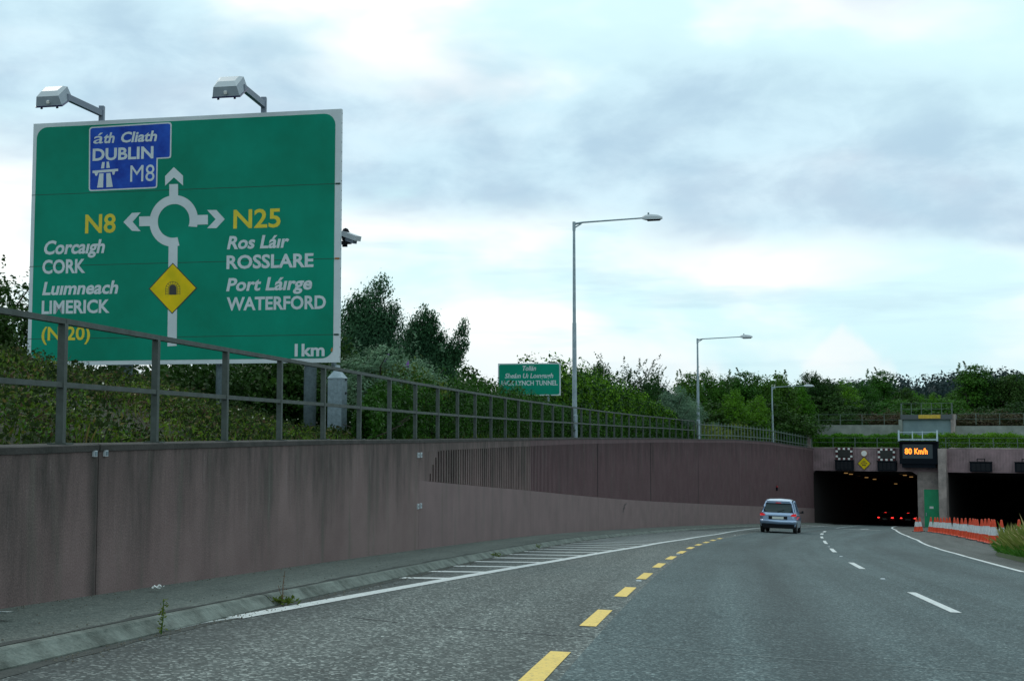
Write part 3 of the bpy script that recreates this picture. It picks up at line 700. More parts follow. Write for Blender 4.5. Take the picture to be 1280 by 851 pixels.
# ---- railing on the wall
rail = thing('wall_railing', (*P(0, -.15), zt(0)), 'grey two-rail steel railing with square posts along the top of the retaining wall', 'railing')
RU = 0.0; RH = 1.10
post_me = None
s = -8.0
while s < 71:
    x, y = P(s, RU); z = zt(s)
    if post_me is None:
        mb = MB(); mb.box(-.034, .034, -.03, .03, -.05, RH - .02); mb.box(-.09, .09, -.07, .07, -.005, .012)
        o = mb.build('post', M['rail']); post_me = o.data; bpy.data.objects.remove(o)
    o = bpy.data.objects.new('post', post_me); COL.objects.link(o); o.parent = rail
    o.location = Vector((x, y, z)) - rail.location; o.rotation_euler = (0, 0, -heading(s)); s += 2.0
def rail_run(s0, s1, dz, w, h, u, name, parent, m, ds=2.0):
    profile_sweep(lambda s: [(u - w / 2, zt(s) + dz - h / 2), (u + w / 2, zt(s) + dz - h / 2), (u + w / 2, zt(s) + dz + h / 2), (u - w / 2, zt(s) + dz + h / 2)], s0, s1, ds, name, m, parent)
for a in range(-8, 71, 8):
    b = min(a + 8, 70)
    if a >= b: continue
    rail_run(a + .004, b - .004, RH, .065, .050, RU, 'top_rail', rail, M['rail']); rail_run(a + .004, b - .004,   .53, .05, .048, RU + .002, 'mid_rail', rail, M['rail'])
# ---- paler close-barred fence over the last stretch
fen = thing('wall_fence', (*P(72, -.15), zt(72)), 'close-barred pale fence on the wall top between the railing and the tunnel mouth', 'fence')
bar_me = None; s = 71.4; k = 0; rr = random.Random(8)
while s < 113.6:
    x, y = P(s, RU - .05)
    if bar_me is None:
        mb = MB(); mb.box(-.03, .03, -.02, .02, -.05, 1.0); mb.hexa([(-.03, -.02, 1.0), (.03, -.02, 1.0), (.03, .02, 1.0), (-.03, .02, 1.0)], [(-.008, -.008, 1.12), (.008, -.008, 1.12), (.008, .008, 1.12), (-.008, .008, 1.12)])
        o = mb.build('pale', M['rail2']); bar_me = o.data; bpy.data.objects.remove(o)
    o = bpy.data.objects.new('pale', bar_me); COL.objects.link(o); o.parent = fen; o.location = Vector((x, y, zt(s))) - fen.location; o.rotation_euler = (0, 0, -heading(s)); s += 1.18
for a, b in ((71, 85), (85, 99), (99, 113.8)):
    rail_run(a + .004, b - .004, .25, .04, .05, RU - .0, 'fence_rail', fen, M['rail2']); rail_run(a + .004, b - .004, .92, .04, .05, RU - .0, 'fence_rail', fen, M['rail2'])

# ---- retaining wall across the other carriageway, to the right of the frame
rwall = thing('opposite_wall', (*P(60, 31), zb(60)), 'plain concrete retaining wall on the far side of the opposite carriageway', 'wall')
mb = MB(); pr = []
for i in range(24):
    s = -25 + i * 6.085; u = float(np.interp(s, [0, 50, 115], [34, 33, 25.2])); x, y = P(s, u); x2, y2 = P(s, u + .5); pr.append(((x, y), (x2, y2), zr(s, u) - .5, zt(s)))
for a, b in zip(pr[:-1], pr[1:]):
    mb.hexa([(*a[0], a[2]), (*b[0], b[2]), (*b[1], b[2]), (*a[1], a[2])], [(*a[0], a[3]), (*b[0], b[3]), (*b[1], b[3]), (*a[1], a[3])])
mb.build('wall_face', M['portal'], rwall)

# ================================================================== TUNNEL PORTAL
portal = thing('tunnel_portal', Q(5, 0, -8.5), 'pinkish concrete twin tunnel mouth with dark openings where the road runs in', 'tunnel')
ZT, ZO, ZF = -1.44, -3.52, -8.62
tL0, tL1 = -.02, qpx(1147, 620)[0]; tP0, tP1 = qpx(1173.5, 620, -1.2)[0], qpx(1183, 620, -1.2)[0]; tR1 = 25.2
fq = lambda a, b, d: Q(a, d, b)
def ppr(name, pts, d0, d1, m, parent=portal): mb = MB(); mb.prism(pts, fq, d0, d1); return mb.build(name, m, parent)
ppr('left_fascia', [(-.5, ZO), (tP0 - .003, ZO), (tP0 - .003, ZT), (-.5, ZT)], .7, 0, M['portal'])
ppr('opening_haunch', [(-.02, ZO - .003), (.28, ZO - .003), (.08, ZO - .08), (-.02, ZO - .28)], .7, .01, M['portal'])
ppr('opening_haunch', [(tL1, ZO - .003), (tL1 - .45, ZO - .003), (tL1, ZO - .3)], .7, .01, M['portal'])
ppr('right_fascia', [(tP1 + .003, ZO - .02), (tR1, ZO - .02), (tR1, ZT), (tP1 + .003, ZT)], .7, 0, M['portal'])
ppr('recess_wall', [(tL1, ZF), (tP0 - .003, ZF), (tP0 - .003, ZO - .003), (tL1, ZO - .003)], .7, .12, M['pillar'])
mb = MB(); mb.qbox(tP0, tP1, -1.2, .7, ZF, ZT + .04); mb.build('pillar', M['pillar'], portal)
mb = MB()
for k in range(3): mb.qbox(tP0 - .012, tP0 + .3, -1.212, -1.15, ZF + 1.5 * k + .3, ZF + 1.5 * k + .33)
# fine upright flutes on both fascias
for nm, ta, tb in (('fascia_flutes', .3, tP0 - .2), ('fascia_flutes', tP1 + .15, tR1 - .2)):
    mb = MB(); q = ta
    while q < tb: mb.qbox(q, q + .13, -.045, .003, ZO + .12, ZT - .12); q += .26
    o = mb.build(nm, M['portal'], portal); o['kind'] = 'stuff'
# linings
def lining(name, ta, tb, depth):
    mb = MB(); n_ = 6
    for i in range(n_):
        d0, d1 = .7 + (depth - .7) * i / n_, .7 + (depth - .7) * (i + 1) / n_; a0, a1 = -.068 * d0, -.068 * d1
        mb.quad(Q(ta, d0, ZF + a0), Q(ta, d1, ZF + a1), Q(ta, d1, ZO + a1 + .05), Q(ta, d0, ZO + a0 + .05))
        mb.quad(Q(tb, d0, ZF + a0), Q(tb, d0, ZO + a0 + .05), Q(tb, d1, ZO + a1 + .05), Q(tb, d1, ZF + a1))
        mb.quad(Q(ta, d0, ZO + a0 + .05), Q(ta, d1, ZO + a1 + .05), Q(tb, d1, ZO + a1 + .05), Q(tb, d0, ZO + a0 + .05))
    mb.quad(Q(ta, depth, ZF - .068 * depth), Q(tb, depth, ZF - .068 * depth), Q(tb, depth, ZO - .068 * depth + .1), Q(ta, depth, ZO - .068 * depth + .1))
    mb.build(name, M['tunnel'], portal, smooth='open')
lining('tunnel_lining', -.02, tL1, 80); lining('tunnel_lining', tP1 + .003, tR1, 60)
# coping slabs
q = -.5
while q < tR1 - .1:
    e = min(q + 3.2, tR1)
    if not (q < tP0 < e or q < tP1 < e): mb = MB(); mb.qbox(q + .006, e - .006, -.04, .5, ZT + .002, ZT + .10); mb.build('coping_slab', M['pillar'], portal)
    q = e
# ceiling lamps running into the left bore
for row, off in ((2.7, 0.5), (7.6, 1.5)):
    for k, d in enumerate((1.6, 4.2, 8.5, 13, 18, 25, 33)):
        z = ZO - .068 * (d + off) - .12; mb = MB(); mb.qbox(row - .16, row + .16, d + off, d + off + .25, z - .04, z + .02)
        mb.build('ceiling_lamp', M['tlight'] if (k + int(row)) % 3 != 1 else M['orangevan'], portal)
# green service door
td0 = qpx(1155.5, 640)[0]; td1 = tP0 - .05; zd1 = qpx(1160, 611.5)[1]
mb = MB(); mb.qbox(td0, td1, .02, .117, -8.5, zd1); dr = mb.build('door', M['door_g'], portal)
mb = MB(); mb.qbox(td0 - .08, td0 - .004, .0, .117, -8.5, zd1 + .08); mb.qbox(td0, td1, .0, .117, zd1 + .003, zd1 + .08); mb.build('door_frame', M['pillar'], portal)
a, b = qpx(1162, 634); mb = MB(); mb.qbox(a, a + .34, .008, .019, b - .1, b + .1); mb.build('door_notice', M['white_p'], dr)
mb = MB(); mb.qbox(td0 + .12, td0 + .2, -.03, .018, -7.5, -7.2); mb.build('handle', M['galv'], dr)

# ---- railing on the portal head
pr_ = thing('portal_railing', Q(0, .25, ZT), 'thin pale two-rail railing along the top of the tunnel mouth', 'railing')
q = -.1; ps = []
while q < tR1:
    mb = MB(); mb.qbox(q - .03, q + .03, .2, .26, ZT + .1, ZT + 1.02); mb.build('post', M['rail2'], pr_); ps.append(q); q += 2.02
for a, b in zip(ps[:-1], ps[1:]):
    for z in (ZT + 1.0, ZT + .56): mb = MB(); mb.qbox(a + .032, b - .032, .205, .255, z - .018, z + .018); mb.build('rail', M['rail2'], pr_)
mb = MB(); mb.qbox(-.45, -.2, .12, .36, ZT + .1, ZT + 1.25); mb.build('end_post', M['pillar'], pr_)

# ---- upper wall behind the hedge, with railings, and the plant room in the middle
def qz(y, x, d): return qpx(x, y, d)[1]
UD = 9.0
u0 = qpx(995.5, 535, UD)[0]; u1 = qpx(1125, 535, UD)[0]; u2 = qpx(1190, 535, UD)[0]; u3 = 42.0
zu = qz(531, 1060, UD); zub = -1.6
up = thing('upper_wall', Q(u0, UD, zub), 'low grey-green concrete wall standing back above the tunnel mouth', 'wall')
for k in range(5):
    a = u0 + (u1 - u0) * k / 5; b = u0 + (u1 - u0) * (k + 1) / 5; mb = MB(); mb.qbox(a + .005, b - .005, UD, UD + .4, zub, zu); mb.build('wall_panel', M['grey_conc'], up)
for k in range(6):
    a = u2 + (u3 - u2) * k / 6; b = u2 + (u3 - u2) * (k + 1) / 6; mb = MB(); mb.qbox(a + .005, b - .005, UD, UD + .4, zub, zu - .12); mb.build('wall_panel', M['grey_conc'], up)
ur = thing('upper_railing', Q(u0, UD, zu), 'thin two-rail railing on the low wall above the tunnel mouth', 'railing')
q = u0 + .1
while q < u3 - .2:
    if not (u1 - .3 < q < u2 + .3): mb = MB(); mb.qbox(q - .03, q + .03, UD + .1, UD + .16, zu, zu + 1.08); mb.build('post', M['rail2'], ur)
    q += 2.15
for (a, b) in ((u0 + .1, u1 - .3), (u2 + .3, u3 - .3)):
    for z in (zu + 1.06, zu + .5 if a < u1 else zu + .55): mb = MB(); mb.qbox(a, b, UD + .11, UD + .15, z - .018, z + .018); mb.build('rail', M['rail2'], ur)
rm = thing('plant_room', Q((u1 + u2) / 2, UD, zub), 'small flat-roofed grey plant room with a yellow sign on its roof edge above the tunnel', 'building')
BD = UD - .9; a0 = qpx(1128.5, 540, BD)[0]; a1 = qpx(1189, 540, BD)[0]; zr0 = qz(524, 1160, BD); zr1 = qz(518, 1160, BD)
M['room'] = mat('grey_blue_render', (.19, .27, .29), .85, var=(.14, .21, .235), vscale=.8)
M['fascia_d'] = mat('dark_roof_edge', (.075, .09, .10), .7)
mb = MB(); mb.qbox(a0, a1, BD, BD + 4, zub, zr0); mb.build('wall', M['room'], rm)
mb = MB(); mb.qbox(a0 - .15, a1 + .15, BD - .3, BD + 4.2, zr0 + .003, zr1); mb.build('roof', M['fascia_d'], rm)
mb = MB(); mb.qbox(a0 - .35, a0 - .003, BD - .25, BD + 1.5, zub, zr0 + .0); mb.build('side_pier', M['grey_conc'], rm)
mb = MB(); mb.qbox(a1 + .003, a1 + .3, BD - .25, BD + 1.5, zub, zr0 + .5); mb.build('side_pier', M['pillar'], rm)
sa = qpx(1148, 520, BD - .35)[0]; sb = qpx(1175.5, 520, BD - .35)[0]; sz0 = qz(523, 1160, BD - .35); sz1 = qz(518.3, 1160, BD - .35)
M['ysign'] = mat('yellow_roof_sign', (.62, .42, .04), .6, var=(.38, .25, .03), vscale=5)
mb = MB(); mb.qbox(sa, sb, BD - .36, BD - .303, sz0, sz1); sg = mb.build('roof_sign', M['ysign'], rm)
rl = thing('roof_railing', Q(a0, BD, zr1), 'railing round the flat roof of the small grey plant room', 'railing')
ps = [a0 - .1 + (a1 - a0 + .2) * k / 5 for k in range(6)]
zr2 = qz(503.5, 1160, BD)
for k, q in enumerate(ps): mb = MB(); mb.qbox(q - .03 if 0 < k < 5 else q - .07, q + .03 if 0 < k < 5 else q + .07, BD + .05, BD + .12, zr1, zr2); mb.build('post', M['rail2'], rl)
for z in (zr2 - .03, zr1 + .55): mb = MB(); mb.qbox(ps[0] + .08, ps[-1] - .08, BD + .06, BD + .11, z - .02, z + .02); mb.build('rail', M['rail2'], rl)

# ---- things fixed on the portal face
def lane_signal(x, y, label):
    a, z = qpx(x, y, -.3); w, h = .78, .58
    t = thing('lane_signal', Q(a, -.15, z), label, 'lane signal', 'lane signals over the left tunnel')
    mb = MB(); mb.qbox(a - w, a + w, -.3, -.05, z - h, z + h); bd = mb.build('backing_board', M['black'], t)
    for i in range(14):                                   # red and white blocks round the edge
        pass
    cells = []
    nx, ny = 7, 5; cw = 2 * w / nx; chh = 2 * h / ny
    for i in range(nx): cells += [(i, 0), (i, ny - 1)]
    for j in range(1, ny - 1): cells += [(0, j), (nx - 1, j)]
    for i, j in cells:
        m = M['white_p'] if ((i + j) % 2 == 1) else M['dred']
        
        mb = MB(); mb.qbox(a - w + i * cw + .012, a - w + (i + 1) * cw - .012, -.315, -.302, z - h + j * chh + .03, z - h + (j + 1) * chh - .03); mb.build('border_block', m, bd)
    mb = MB(); mb.qbox(a - .45, a + .45, -.34, -.303, z - .30, z + .30); mb.build('signal_face', M['black'], t)
    mb = MB(); mb.qbox(a - .1, a + .1, -.05, .1, z - .2, z + .2); mb.build('bracket', M['galv_d'], t)
lane_signal(1055, 567, 'lane signal with white-blocked border above the left bore, left of the round sign')
lane_signal(1108, 568, 'lane signal with white-blocked border between round sign and lit speed sign')
def fan_box(x, y, w, h, label, handle=False, g='dark equipment boxes over the tunnel mouths'):
    a, z = qpx(x, y, -.6); t = thing('equipment_box', Q(a, -.3, z), label, 'equipment box', g)
    mb = MB(); mb.qbox(a - w, a + w, -.6, -.047, z - h, z + h); mb.build('case', M['dark_case'], t)
    mb = MB(); mb.qbox(a - w - .05, a + w + .05, -.66, -.3, z + h + .003, z + h + .06); mb.build('hood', M['black_trim'], t)
    if handle: mb = MB(); mb.qbox(a - .35, a - .28, -.4, -.3, z + h + .063, z + h + .26); mb.qbox(a + .28, a + .35, -.4, -.3, z + h + .063, z + h + .26); mb.qbox(a - .35, a + .35, -.4, -.3, z + h + .262, z + h + .33); mb.build('lifting_frame', M['black_trim'], t)
    for k in range(4):
        mb = MB(); q = a - w + .12 + k * (2 * w - .24) / 4; mb.qbox(q + .03, q + (2 * w - .24) / 4 - .03, -.62, -.603, z - h + .1, z + h - .1); mb.build('lens_panel', M['black_trim'], t)
fan_box(1055, 581.5, .82, .46, 'dark box under the left bordered lane signal, over the left bore')
fan_box(1108.5, 582.5, .84, .44, 'dark box under the bordered lane signal nearest the lit speed sign')
fan_box(1226, 583.5, .92, .42, 'dark box with lifting frame over the right tunnel, nearer the pillar', True)
fan_box(1282.5, 584, .92, .42, 'dark box with lifting frame over the right tunnel, at the right edge of view', True)
a, z = qpx(1080, 566.5, -.12); t = thing('round_sign', Q(a, -.1, z), 'small round white sign above the yellow diamond on the tunnel face', 'sign')
mb = MB(); n = 24; mb.prism([(a + .30 * cos(2 * pi * k / n), z + .30 * sin(2 * pi * k / n)) for k in range(n)], fq, -.06, -.1); mb.build('rim', M['rust'], t)
mb = MB(); mb.prism([(a + .26 * cos(2 * pi * k / n), z + .26 * sin(2 * pi * k / n)) for k in range(n)], fq, -.1, -.108); mb.build('face', M['white_p'], t)
a, z = qpx(1080, 579, -.12); D_ = .62; t = thing('diamond_sign', Q(a, -.1, z), 'yellow diamond warning sign on the tunnel face between the two dark boxes', 'sign')
mb = MB(); mb.prism([(a - D_, z), (a, z - D_), (a + D_, z), (a, z + D_)], fq, -.05, -.1); mb.build('edge', M['black'], t)
D_ = .56; mb = MB(); mb.prism([(a - D_, z), (a, z - D_), (a + D_, z), (a, z + D_)], fq, -.1, -.106); dface = mb.build('face', M['sign_y'], t)
# the marks on it cannot be read: three broken lines of dark print
for zz, cells in ((.17, ((-.12, -.02), (.03, .13))), (.0, ((-.27, -.17), (-.13, -.03), (.04, .10), (.14, .26))), (-.17, ((-.16, -.04), (.0, .16)))):
    for c0, c1 in cells: mb = MB(); mb.qbox(a + c0, a + c1, -.112, -.107, z + zz - .05, z + zz + .05); mb.build('print', M['rust'] if zz == 0 and c0 < 0 else M['black'], dface)

# ---- lettering
def lettering(name, txt, fn, a, b, width, cap, m, parent, depth=.006, off=.012, shear=0.0, sx=None, bold=0.03, space=1.0):
    """built-in font, turned into mesh, cap height `cap`, fitted to `width`, baseline start at (a, b) of the plane fn"""
    cu = bpy.data.curves.new('tmp', 'FONT'); cu.body = txt; cu.size = 1.0; cu.offset = bold; cu.extrude = .0; cu.space_character = space; cu.resolution_u = 3
    to = bpy.data.objects.new('tmp', cu); COL.objects.link(to); dg = bpy.context.evaluated_depsgraph_get(); dg.update()
    me = bpy.data.meshes.new_from_object(to.evaluated_get(dg)); bpy.data.objects.remove(to); bpy.data.curves.remove(cu)
    co = [v.co.copy() for v in me.vertices]; xs = [c.x for c in co]
    ch = CAPH
    x0, x1 = min(xs), max(xs); k = cap / ch
    kx = width / (x1 - x0 + shear * 0)
    for v in me.vertices:
        px = (v.co.x - x0) * kx; py = v.co.y * k
        if shear: px = (v.co.x - x0) * (kx - shear * cap / (x1 - x0)) + shear * py
        v.co = Vector(fn(a + px, b + py, off + depth))
    bm = bmesh.new(); bm.from_mesh(me)
    bmesh.ops.remove_doubles(bm, verts=bm.verts, dist=.0005)
    bm.to_mesh(me); bm.free(); me.name = name; me.materials.append(m)
    bm = bmesh.new(); bm.from_mesh(me); bm.faces.ensure_lookup_table(); seen = {}; isl = []
    for f in bm.faces:
        if f.index in seen: continue
        st = [f]; seen[f.index] = len(isl); grp = []
        while st:
            q = st.pop(); grp.append(q.index)
            for e in q.edges:
                for g in e.link_faces:
                    if g.index not in seen: seen[g.index] = len(isl); st.append(g)
        isl.append(grp)
    A0_ = Vector(fn(a, b, off)); AX = (Vector(fn(a + 1, b, off)) - A0_)
    ext = []
    for grp in isl:
        xs_ = [(v.co - A0_).dot(AX) - shear * (v.co.z - A0_.z) for i in grp for v in bm.faces[i].verts]; ext.append((min(xs_), max(xs_), grp))
    ext.sort(key=lambda q: q[0]); words = []; right = None
    for lo, hi, grp in ext:
        if right is None or lo - right > .20 * cap: words.append([]); right = hi
        words[-1] += grp; right = max(right, hi)
    out = None
    for wd in words:
        vi = {}; vs = []; fs = []
        for i in wd:
            f = []
            for v in bm.faces[i].verts:
                if v.index not in vi: vi[v.index] = len(vs); vs.append(tuple(v.co))
                f.append(vi[v.index])
            fs.append(f)
        m2 = bpy.data.meshes.new(name); m2.from_pydata(vs, [], fs); m2.materials.append(m); o = bpy.data.objects.new(name, m2); COL.objects.link(o); child(o, parent); out = o
    bm.free(); return out
def cap_height():
    cu = bpy.data.curves.new('tmp', 'FONT'); cu.body = 'H'; cu.size = 1.0; cu.offset = .03
    to = bpy.data.objects.new('tmp', cu); COL.objects.link(to); dg = bpy.context.evaluated_depsgraph_get(); dg.update()
    me = bpy.data.meshes.new_from_object(to.evaluated_get(dg)); h = max(v.co.y for v in me.vertices); bpy.data.objects.remove(to); return h
CAPH = cap_height()

# ---- lit speed sign hung on the portal
a0, zz1 = qpx(1124, 551, -1.0); a1, zz0 = qpx(1172.5, 580, -1.0)
led = thing('speed_sign', Q((a0 + a1) / 2, -1, zz0), 'black electronic sign lit with an amber speed limit, left of the pillar', 'electronic sign')
mb = MB(); mb.qbox(a0, a1, -1.0, -.06, zz0, zz1); mb.build('case', M['dark_case'], led)
sa, sz1 = qpx(1128, 555, -1.02); sb, sz0 = qpx(1166, 573, -1.02)
mb = MB(); mb.qbox(sa, sb, -1.02, -1.003, sz0, sz1); scr = mb.build('screen', M['screen'], led)
mb = MB(); mb.qbox(a0 - .06, a1 + .06, -1.3, -1.003, zz1 - .10, zz1 + .0); mb.build('visor', M['black_trim'], led)
mb = MB(); mb.qbox(a0 + .2, a1 - .2, -.9, -.06, zz0 - .35, zz0 - .003); mb.build('support_beam', M['dark_case'], led)
lfn = lambda p, q, d: Q(p, -1.02 - d, q)
ta, tz = qpx(1131, 567, -1.03); tb, _ = qpx(1140, 567, -1.03); tc_, _ = qpx(1143, 567, -1.03); td_, _ = qpx(1159.5, 567, -1.03)
lettering('lettering', '80', lfn, ta, tz, tb - ta, .50, M['led'], scr, bold=.03); lettering('lettering', 'Km/h', lfn, tc_, tz, td_ - tc_, .50, M['led'], scr, bold=.03)
M['walk'] = mat('pale_blue_walkway_steel', (.42, .55, .62), .5)
ga, gz = qpx(1123.5, 550, -.9); gb, _ = qpx(1171.5, 550, -.9); _, gt = qpx(1124, 537.5, -.9)
wk = thing('sign_walkway', Q((ga + gb) / 2, -.9, gz), 'pale blue maintenance walkway rail on top of the lit speed sign', 'walkway')
mb = MB(); mb.qbox(ga, gb, -.95, -.85, gz + .003, gz + .11); mb.build('toe_board', M['walk'], wk)
for k, f in enumerate((0, .36, .62, 1)):
    q = ga + (gb - ga) * f; w = .07 if k in (0, 3) else .035; mb = MB(); mb.qbox(q - w, q + w, -.96, -.84, gz + .113 if 0 < k < 3 else gz - .15, gt if k in (0, 3) else gt - .1); mb.build('post', M['walk'], wk)
mb = MB(); mb.qbox(ga + .08, gb - .08, -.92, -.88, gt - .2, gt - .15); mb.build('hand_rail', M['walk'], wk)

# ================================================================== BIG DIRECTION SIGN
YR_, YL_ = 30.0, 31.5
pR = at(427, 136, YR_); pRb = at(424, 453, YR_); pL = at(42, 155, YL_)
SZ1 = pR.z; SZ0 = pRb.z
sdir = Vector((pR.x - pL.x, pR.y - pL.y, 0)); SW = sdir.length; sdir.normalize(); snor = Vector((sdir.y, -sdir.x, 0))   # towards the road
sorg = Vector((pL.x, pL.y, 0))
def sp(a, b, d=0.0): p = sorg + sdir * a + snor * d; return (p.x, p.y, b)
def spx(x, y):
    r = ray(x, y); k = sorg.dot(snor) / (r.x * snor.x + r.y * snor.y); p = r * k; return ((p - sorg).dot(sdir), p.z)
bs = thing('direction_sign', sp(SW / 2, SZ0), 'huge green roundabout direction sign on grey posts standing behind the wall on the left', 'road sign')
yl = [SZ1, spx(427, 229.5)[1], spx(427, 323)[1], spx(424, 418)[1], SZ0]
def rr_poly(a0, b0, a1, b1, r, corners='1111', n=6):
    pts = []
    for k, (cx, cy, st) in enumerate(((a0 + r, b0 + r, pi), (a1 - r, b0 + r, 1.5 * pi), (a1 - r, b1 - r, 0), (a0 + r, b1 - r, .5 * pi))):
        if corners[k] == '1': pts += [(cx + r * cos(st + pi / 2 * j / n), cy + r * sin(st + pi / 2 * j / n)) for j in range(n + 1)]
        else: pts.append(((a0, a1, a1, a0)[k], (b0, b0, b1, b1)[k]))
    return pts
for z1, z0 in zip(yl[:-1], yl[1:]):      # four white-edged boards, green face laid on each
    mb = MB(); mb.prism([(0, z0 + .003), (SW, z0 + .003), (SW, z1 - .003), (0, z1 - .003)], sp, -.09, 0); bd = mb.build('sign_board', M['sign_w'], bs)
    top = z1 == yl[0]; bot = z0 == yl[-1]; e = .105
    pts = rr_poly(.10, z0 + (e if bot else .004), SW - .15, z1 - (e if top else .004), .28, ('11' if bot else '00') + ('11' if top else '00'))
    mb = MB(); mb.prism(pts, sp, .0005, .005); mb.build('green_face', M['sign_g'], bd)
    if not top: mb = MB(); mb.prism([(0, z1 - .007), (SW, z1 - .007), (SW, z1 + .006), (0, z1 + .006)], sp, .0052, .0062); mb.build('seam_dirt', M['dirt'], bd)
mb = MB()
for k in range(26): z = SZ0 + .12 + k * (SZ1 - SZ0 - .24) / 25; mb.add([sp(SW + .002, z, -.06), sp(SW + .002, z, -.03), sp(SW + .004, z + .03, -.03), sp(SW + .004, z + .03, -.06)], [(0, 1, 2, 3)])
o = mb.build('edge_rivets', M['black'], bs, smooth='open'); o['kind'] = 'stuff'
for z in yl[1:4]: mb = MB(); mb.prism([(SW - .13, z - .02), (SW - .02, z - .02), (SW - .02, z + .02), (SW - .13, z + .02)], sp, .006, .009); mb.build('rust_stain', M['rust'] if z == yl[2] else M['dirt'], bs)
mb = MB(); mb.prism([(SW - .21, SZ0 + .28), (SW - .17, SZ0 + .24), (SW - .155, SZ0 + .33), (SW - .18, SZ0 + .36)], sp, .0065, .009); mb.build('rust_stain', M['rust'], bs)
# posts
for x in (382, 271, 150):
    a = spx(x, 470)[0]; mb = MB(); p = Vector(sp(a, 0, -.32)); mb.tube([(p.x, p.y, -1.2), (p.x, p.y, SZ1 - .4)], .15, 20); o = mb.build('post', M['galv_d'], bs, smooth=True)
    for z in (SZ0 + .5, SZ0 + 3.0, SZ1 - 1.0): mb = MB(); mb.prism([(a - .25, z - .05), (a + .25, z - .05), (a + .25, z + .05), (a - .25, z + .05)], sp, -.165, -.093); mb.build('clamp', M['galv'], bs)
# blue motorway panel, white outline beneath
OUT = [(111.6, 162.5), (112.6, 160.2), (115, 159), (211, 153), (213.6, 153.6), (214.8, 156), (214.2, 195), (213.4, 197.4), (211, 198.2), (197.4, 199), (196.8, 232.6), (195.8, 234.8), (193.5, 235.6), (114, 239.3), (112, 238.6), (111.2, 236)]
def poly(name, pts, m, d0, d1, parent): mb = MB(); mb.prism([spx(*p) for p in pts][::-1], sp, d0, d1); return mb.build(name, m, parent)
bp_ = poly('motorway_panel', OUT, M['sign_w'], .006, .010, bs)
INN = [(113.2, 163), (114, 161.4), (116, 160.5), (210.6, 154.8), (212.4, 155.4), (213.1, 157), (212.5, 194.4), (211.9, 196), (210.6, 196.6), (195.8, 197.5), (195.2, 232), (194.6, 233.3), (193, 233.9), (115, 237.5), (113.4, 237.1), (112.9, 235.6)]
poly('blue_face', INN, M['sign_b'], .0102, .012, bp_)
def word(txt, x0, y0, x1, cap_px, m, parent=bs, shear=0.0, off=.006, bold=.030, space=1.0):
    a, b = spx(x0, y0); a1, _ = spx(x1, y0); _, c = spx(x0, y0 - cap_px); return lettering('lettering', txt, sp, a, b, a1 - a, c - b, m, parent, depth=.003, off=off, shear=shear, bold=bold, space=space)
IT = .2
word('\u00e1', 116.6, 179.9, 131.6, 14.0, M['sign_w'], bp_, IT, .0122, bold=.008); word('th', 129.0, 179.1, 145.0, 12.6, M['sign_w'], bp_, IT, .0122); word('Cliath', 150.5, 178.3, 198, 12.6, M['sign_w'], bp_, IT, .0122)
word('DUBLIN', 116, 201.0, 192, 14.6, M['sign_w'], bp_, 0, .0122); word('M8', 163, 227.6, 193.3, 21.2, M['sign_w'], bp_, 0, .0122, bold=.0)
for pts in ([(116, 213.8), (148, 211.2), (148, 214.2), (144.3, 214.5), (143.2, 218.6), (141.2, 218.8), (140.4, 214.9), (123.2, 216.3), (121.5, 220), (119.5, 220), (118.6, 216.6), (116, 216.8)],
            [(128, 203), (131.3, 202.8), (130.6, 210.7), (126.6, 211)], [(133.6, 202.6), (136.4, 202.4), (137.6, 210.1), (133.4, 210.4)],
            [(124.5, 217.4), (129.8, 217), (129.2, 234.6), (121.8, 235)], [(133.3, 216.9), (138.3, 216.5), (141.4, 233.9), (133.4, 234.4)]):
    poly('motorway_symbol', pts, M['sign_w'], .0122, .0155, bp_)
word('N8', 106.5, 291.4, 144.6, 23.2, M['ylet'], bold=.018); word('N25', 291.8, 285.4, 350.8, 23.2, M['ylet'], bold=.018)
word('Corca\u0131gh', 53.8, 317.9, 133, 16.6, M['sign_w'], shear=IT); word('CORK', 53, 341.9, 106.7, 16.8, M['sign_w'])
word('Lu\u0131mneach', 53, 368.5, 149.6, 15.8, M['sign_w'], shear=IT); word('LIMERICK', 52.2, 392.0, 137.2, 16, M['sign_w'])
word('(N 20)', 52, 425.2, 112.6, 16.6, M['ylet'], bold=.02)
word('Ros L\u00e1\u0131r', 284, 311.2, 363, 15.8, M['sign_w'], shear=IT); word('ROSSLARE', 283.2, 335.9, 392, 16.4, M['sign_w'])
word('Port L\u00e1\u0131rge', 283, 363.6, 392.4, 15.8, M['sign_w'], shear=IT); word('WATERFORD', 283.4, 387.7, 407.4, 16, M['sign_w'])
word('1km', 368.4, 445, 405.8, 15.2, M['sign_w'])
# roundabout plan
ca, cb = spx(217.3, 276.3); ro = spx(247.6, 276.3)[0] - ca; ri = spx(237.2, 276.3)[0] - ca
mb = MB(); n = 56; A0, A1 = radians(-19), radians(-75 + 360)
for k in range(n):
    t0 = A0 + (A1 - A0) * k / n; t1 = A0 + (A1 - A0) * (k + 1) / n
    q = [(ri, t0), (ro, t0), (ro, t1), (ri, t1)]
    if k == 0: q[0] = (ri - .0, t0 - .03); q[1] = (ro, t0 + .06)
    mb.add([sp(ca + r * cos(t), cb + r * sin(t), .0095) for r, t in q], [(0, 1, 2, 3)])
mb.build('roundabout_ring', M['sign_w'], bs, smooth='open')
def spoly(name, pts, m=M['sign_w'], d0=.006, d1=.0093, parent=bs): return poly(name, pts, m, d0, d1, parent)
spoly('route_arm', [(211.8, 230.6), (222.7, 230.2), (222.7, 248), (211.8, 248)])
spoly('route_arrow', [(217.6, 209.2), (228.9, 219.9), (228.9, 232.1), (217.6, 222), (206.6, 232.4), (206.6, 220.4)])
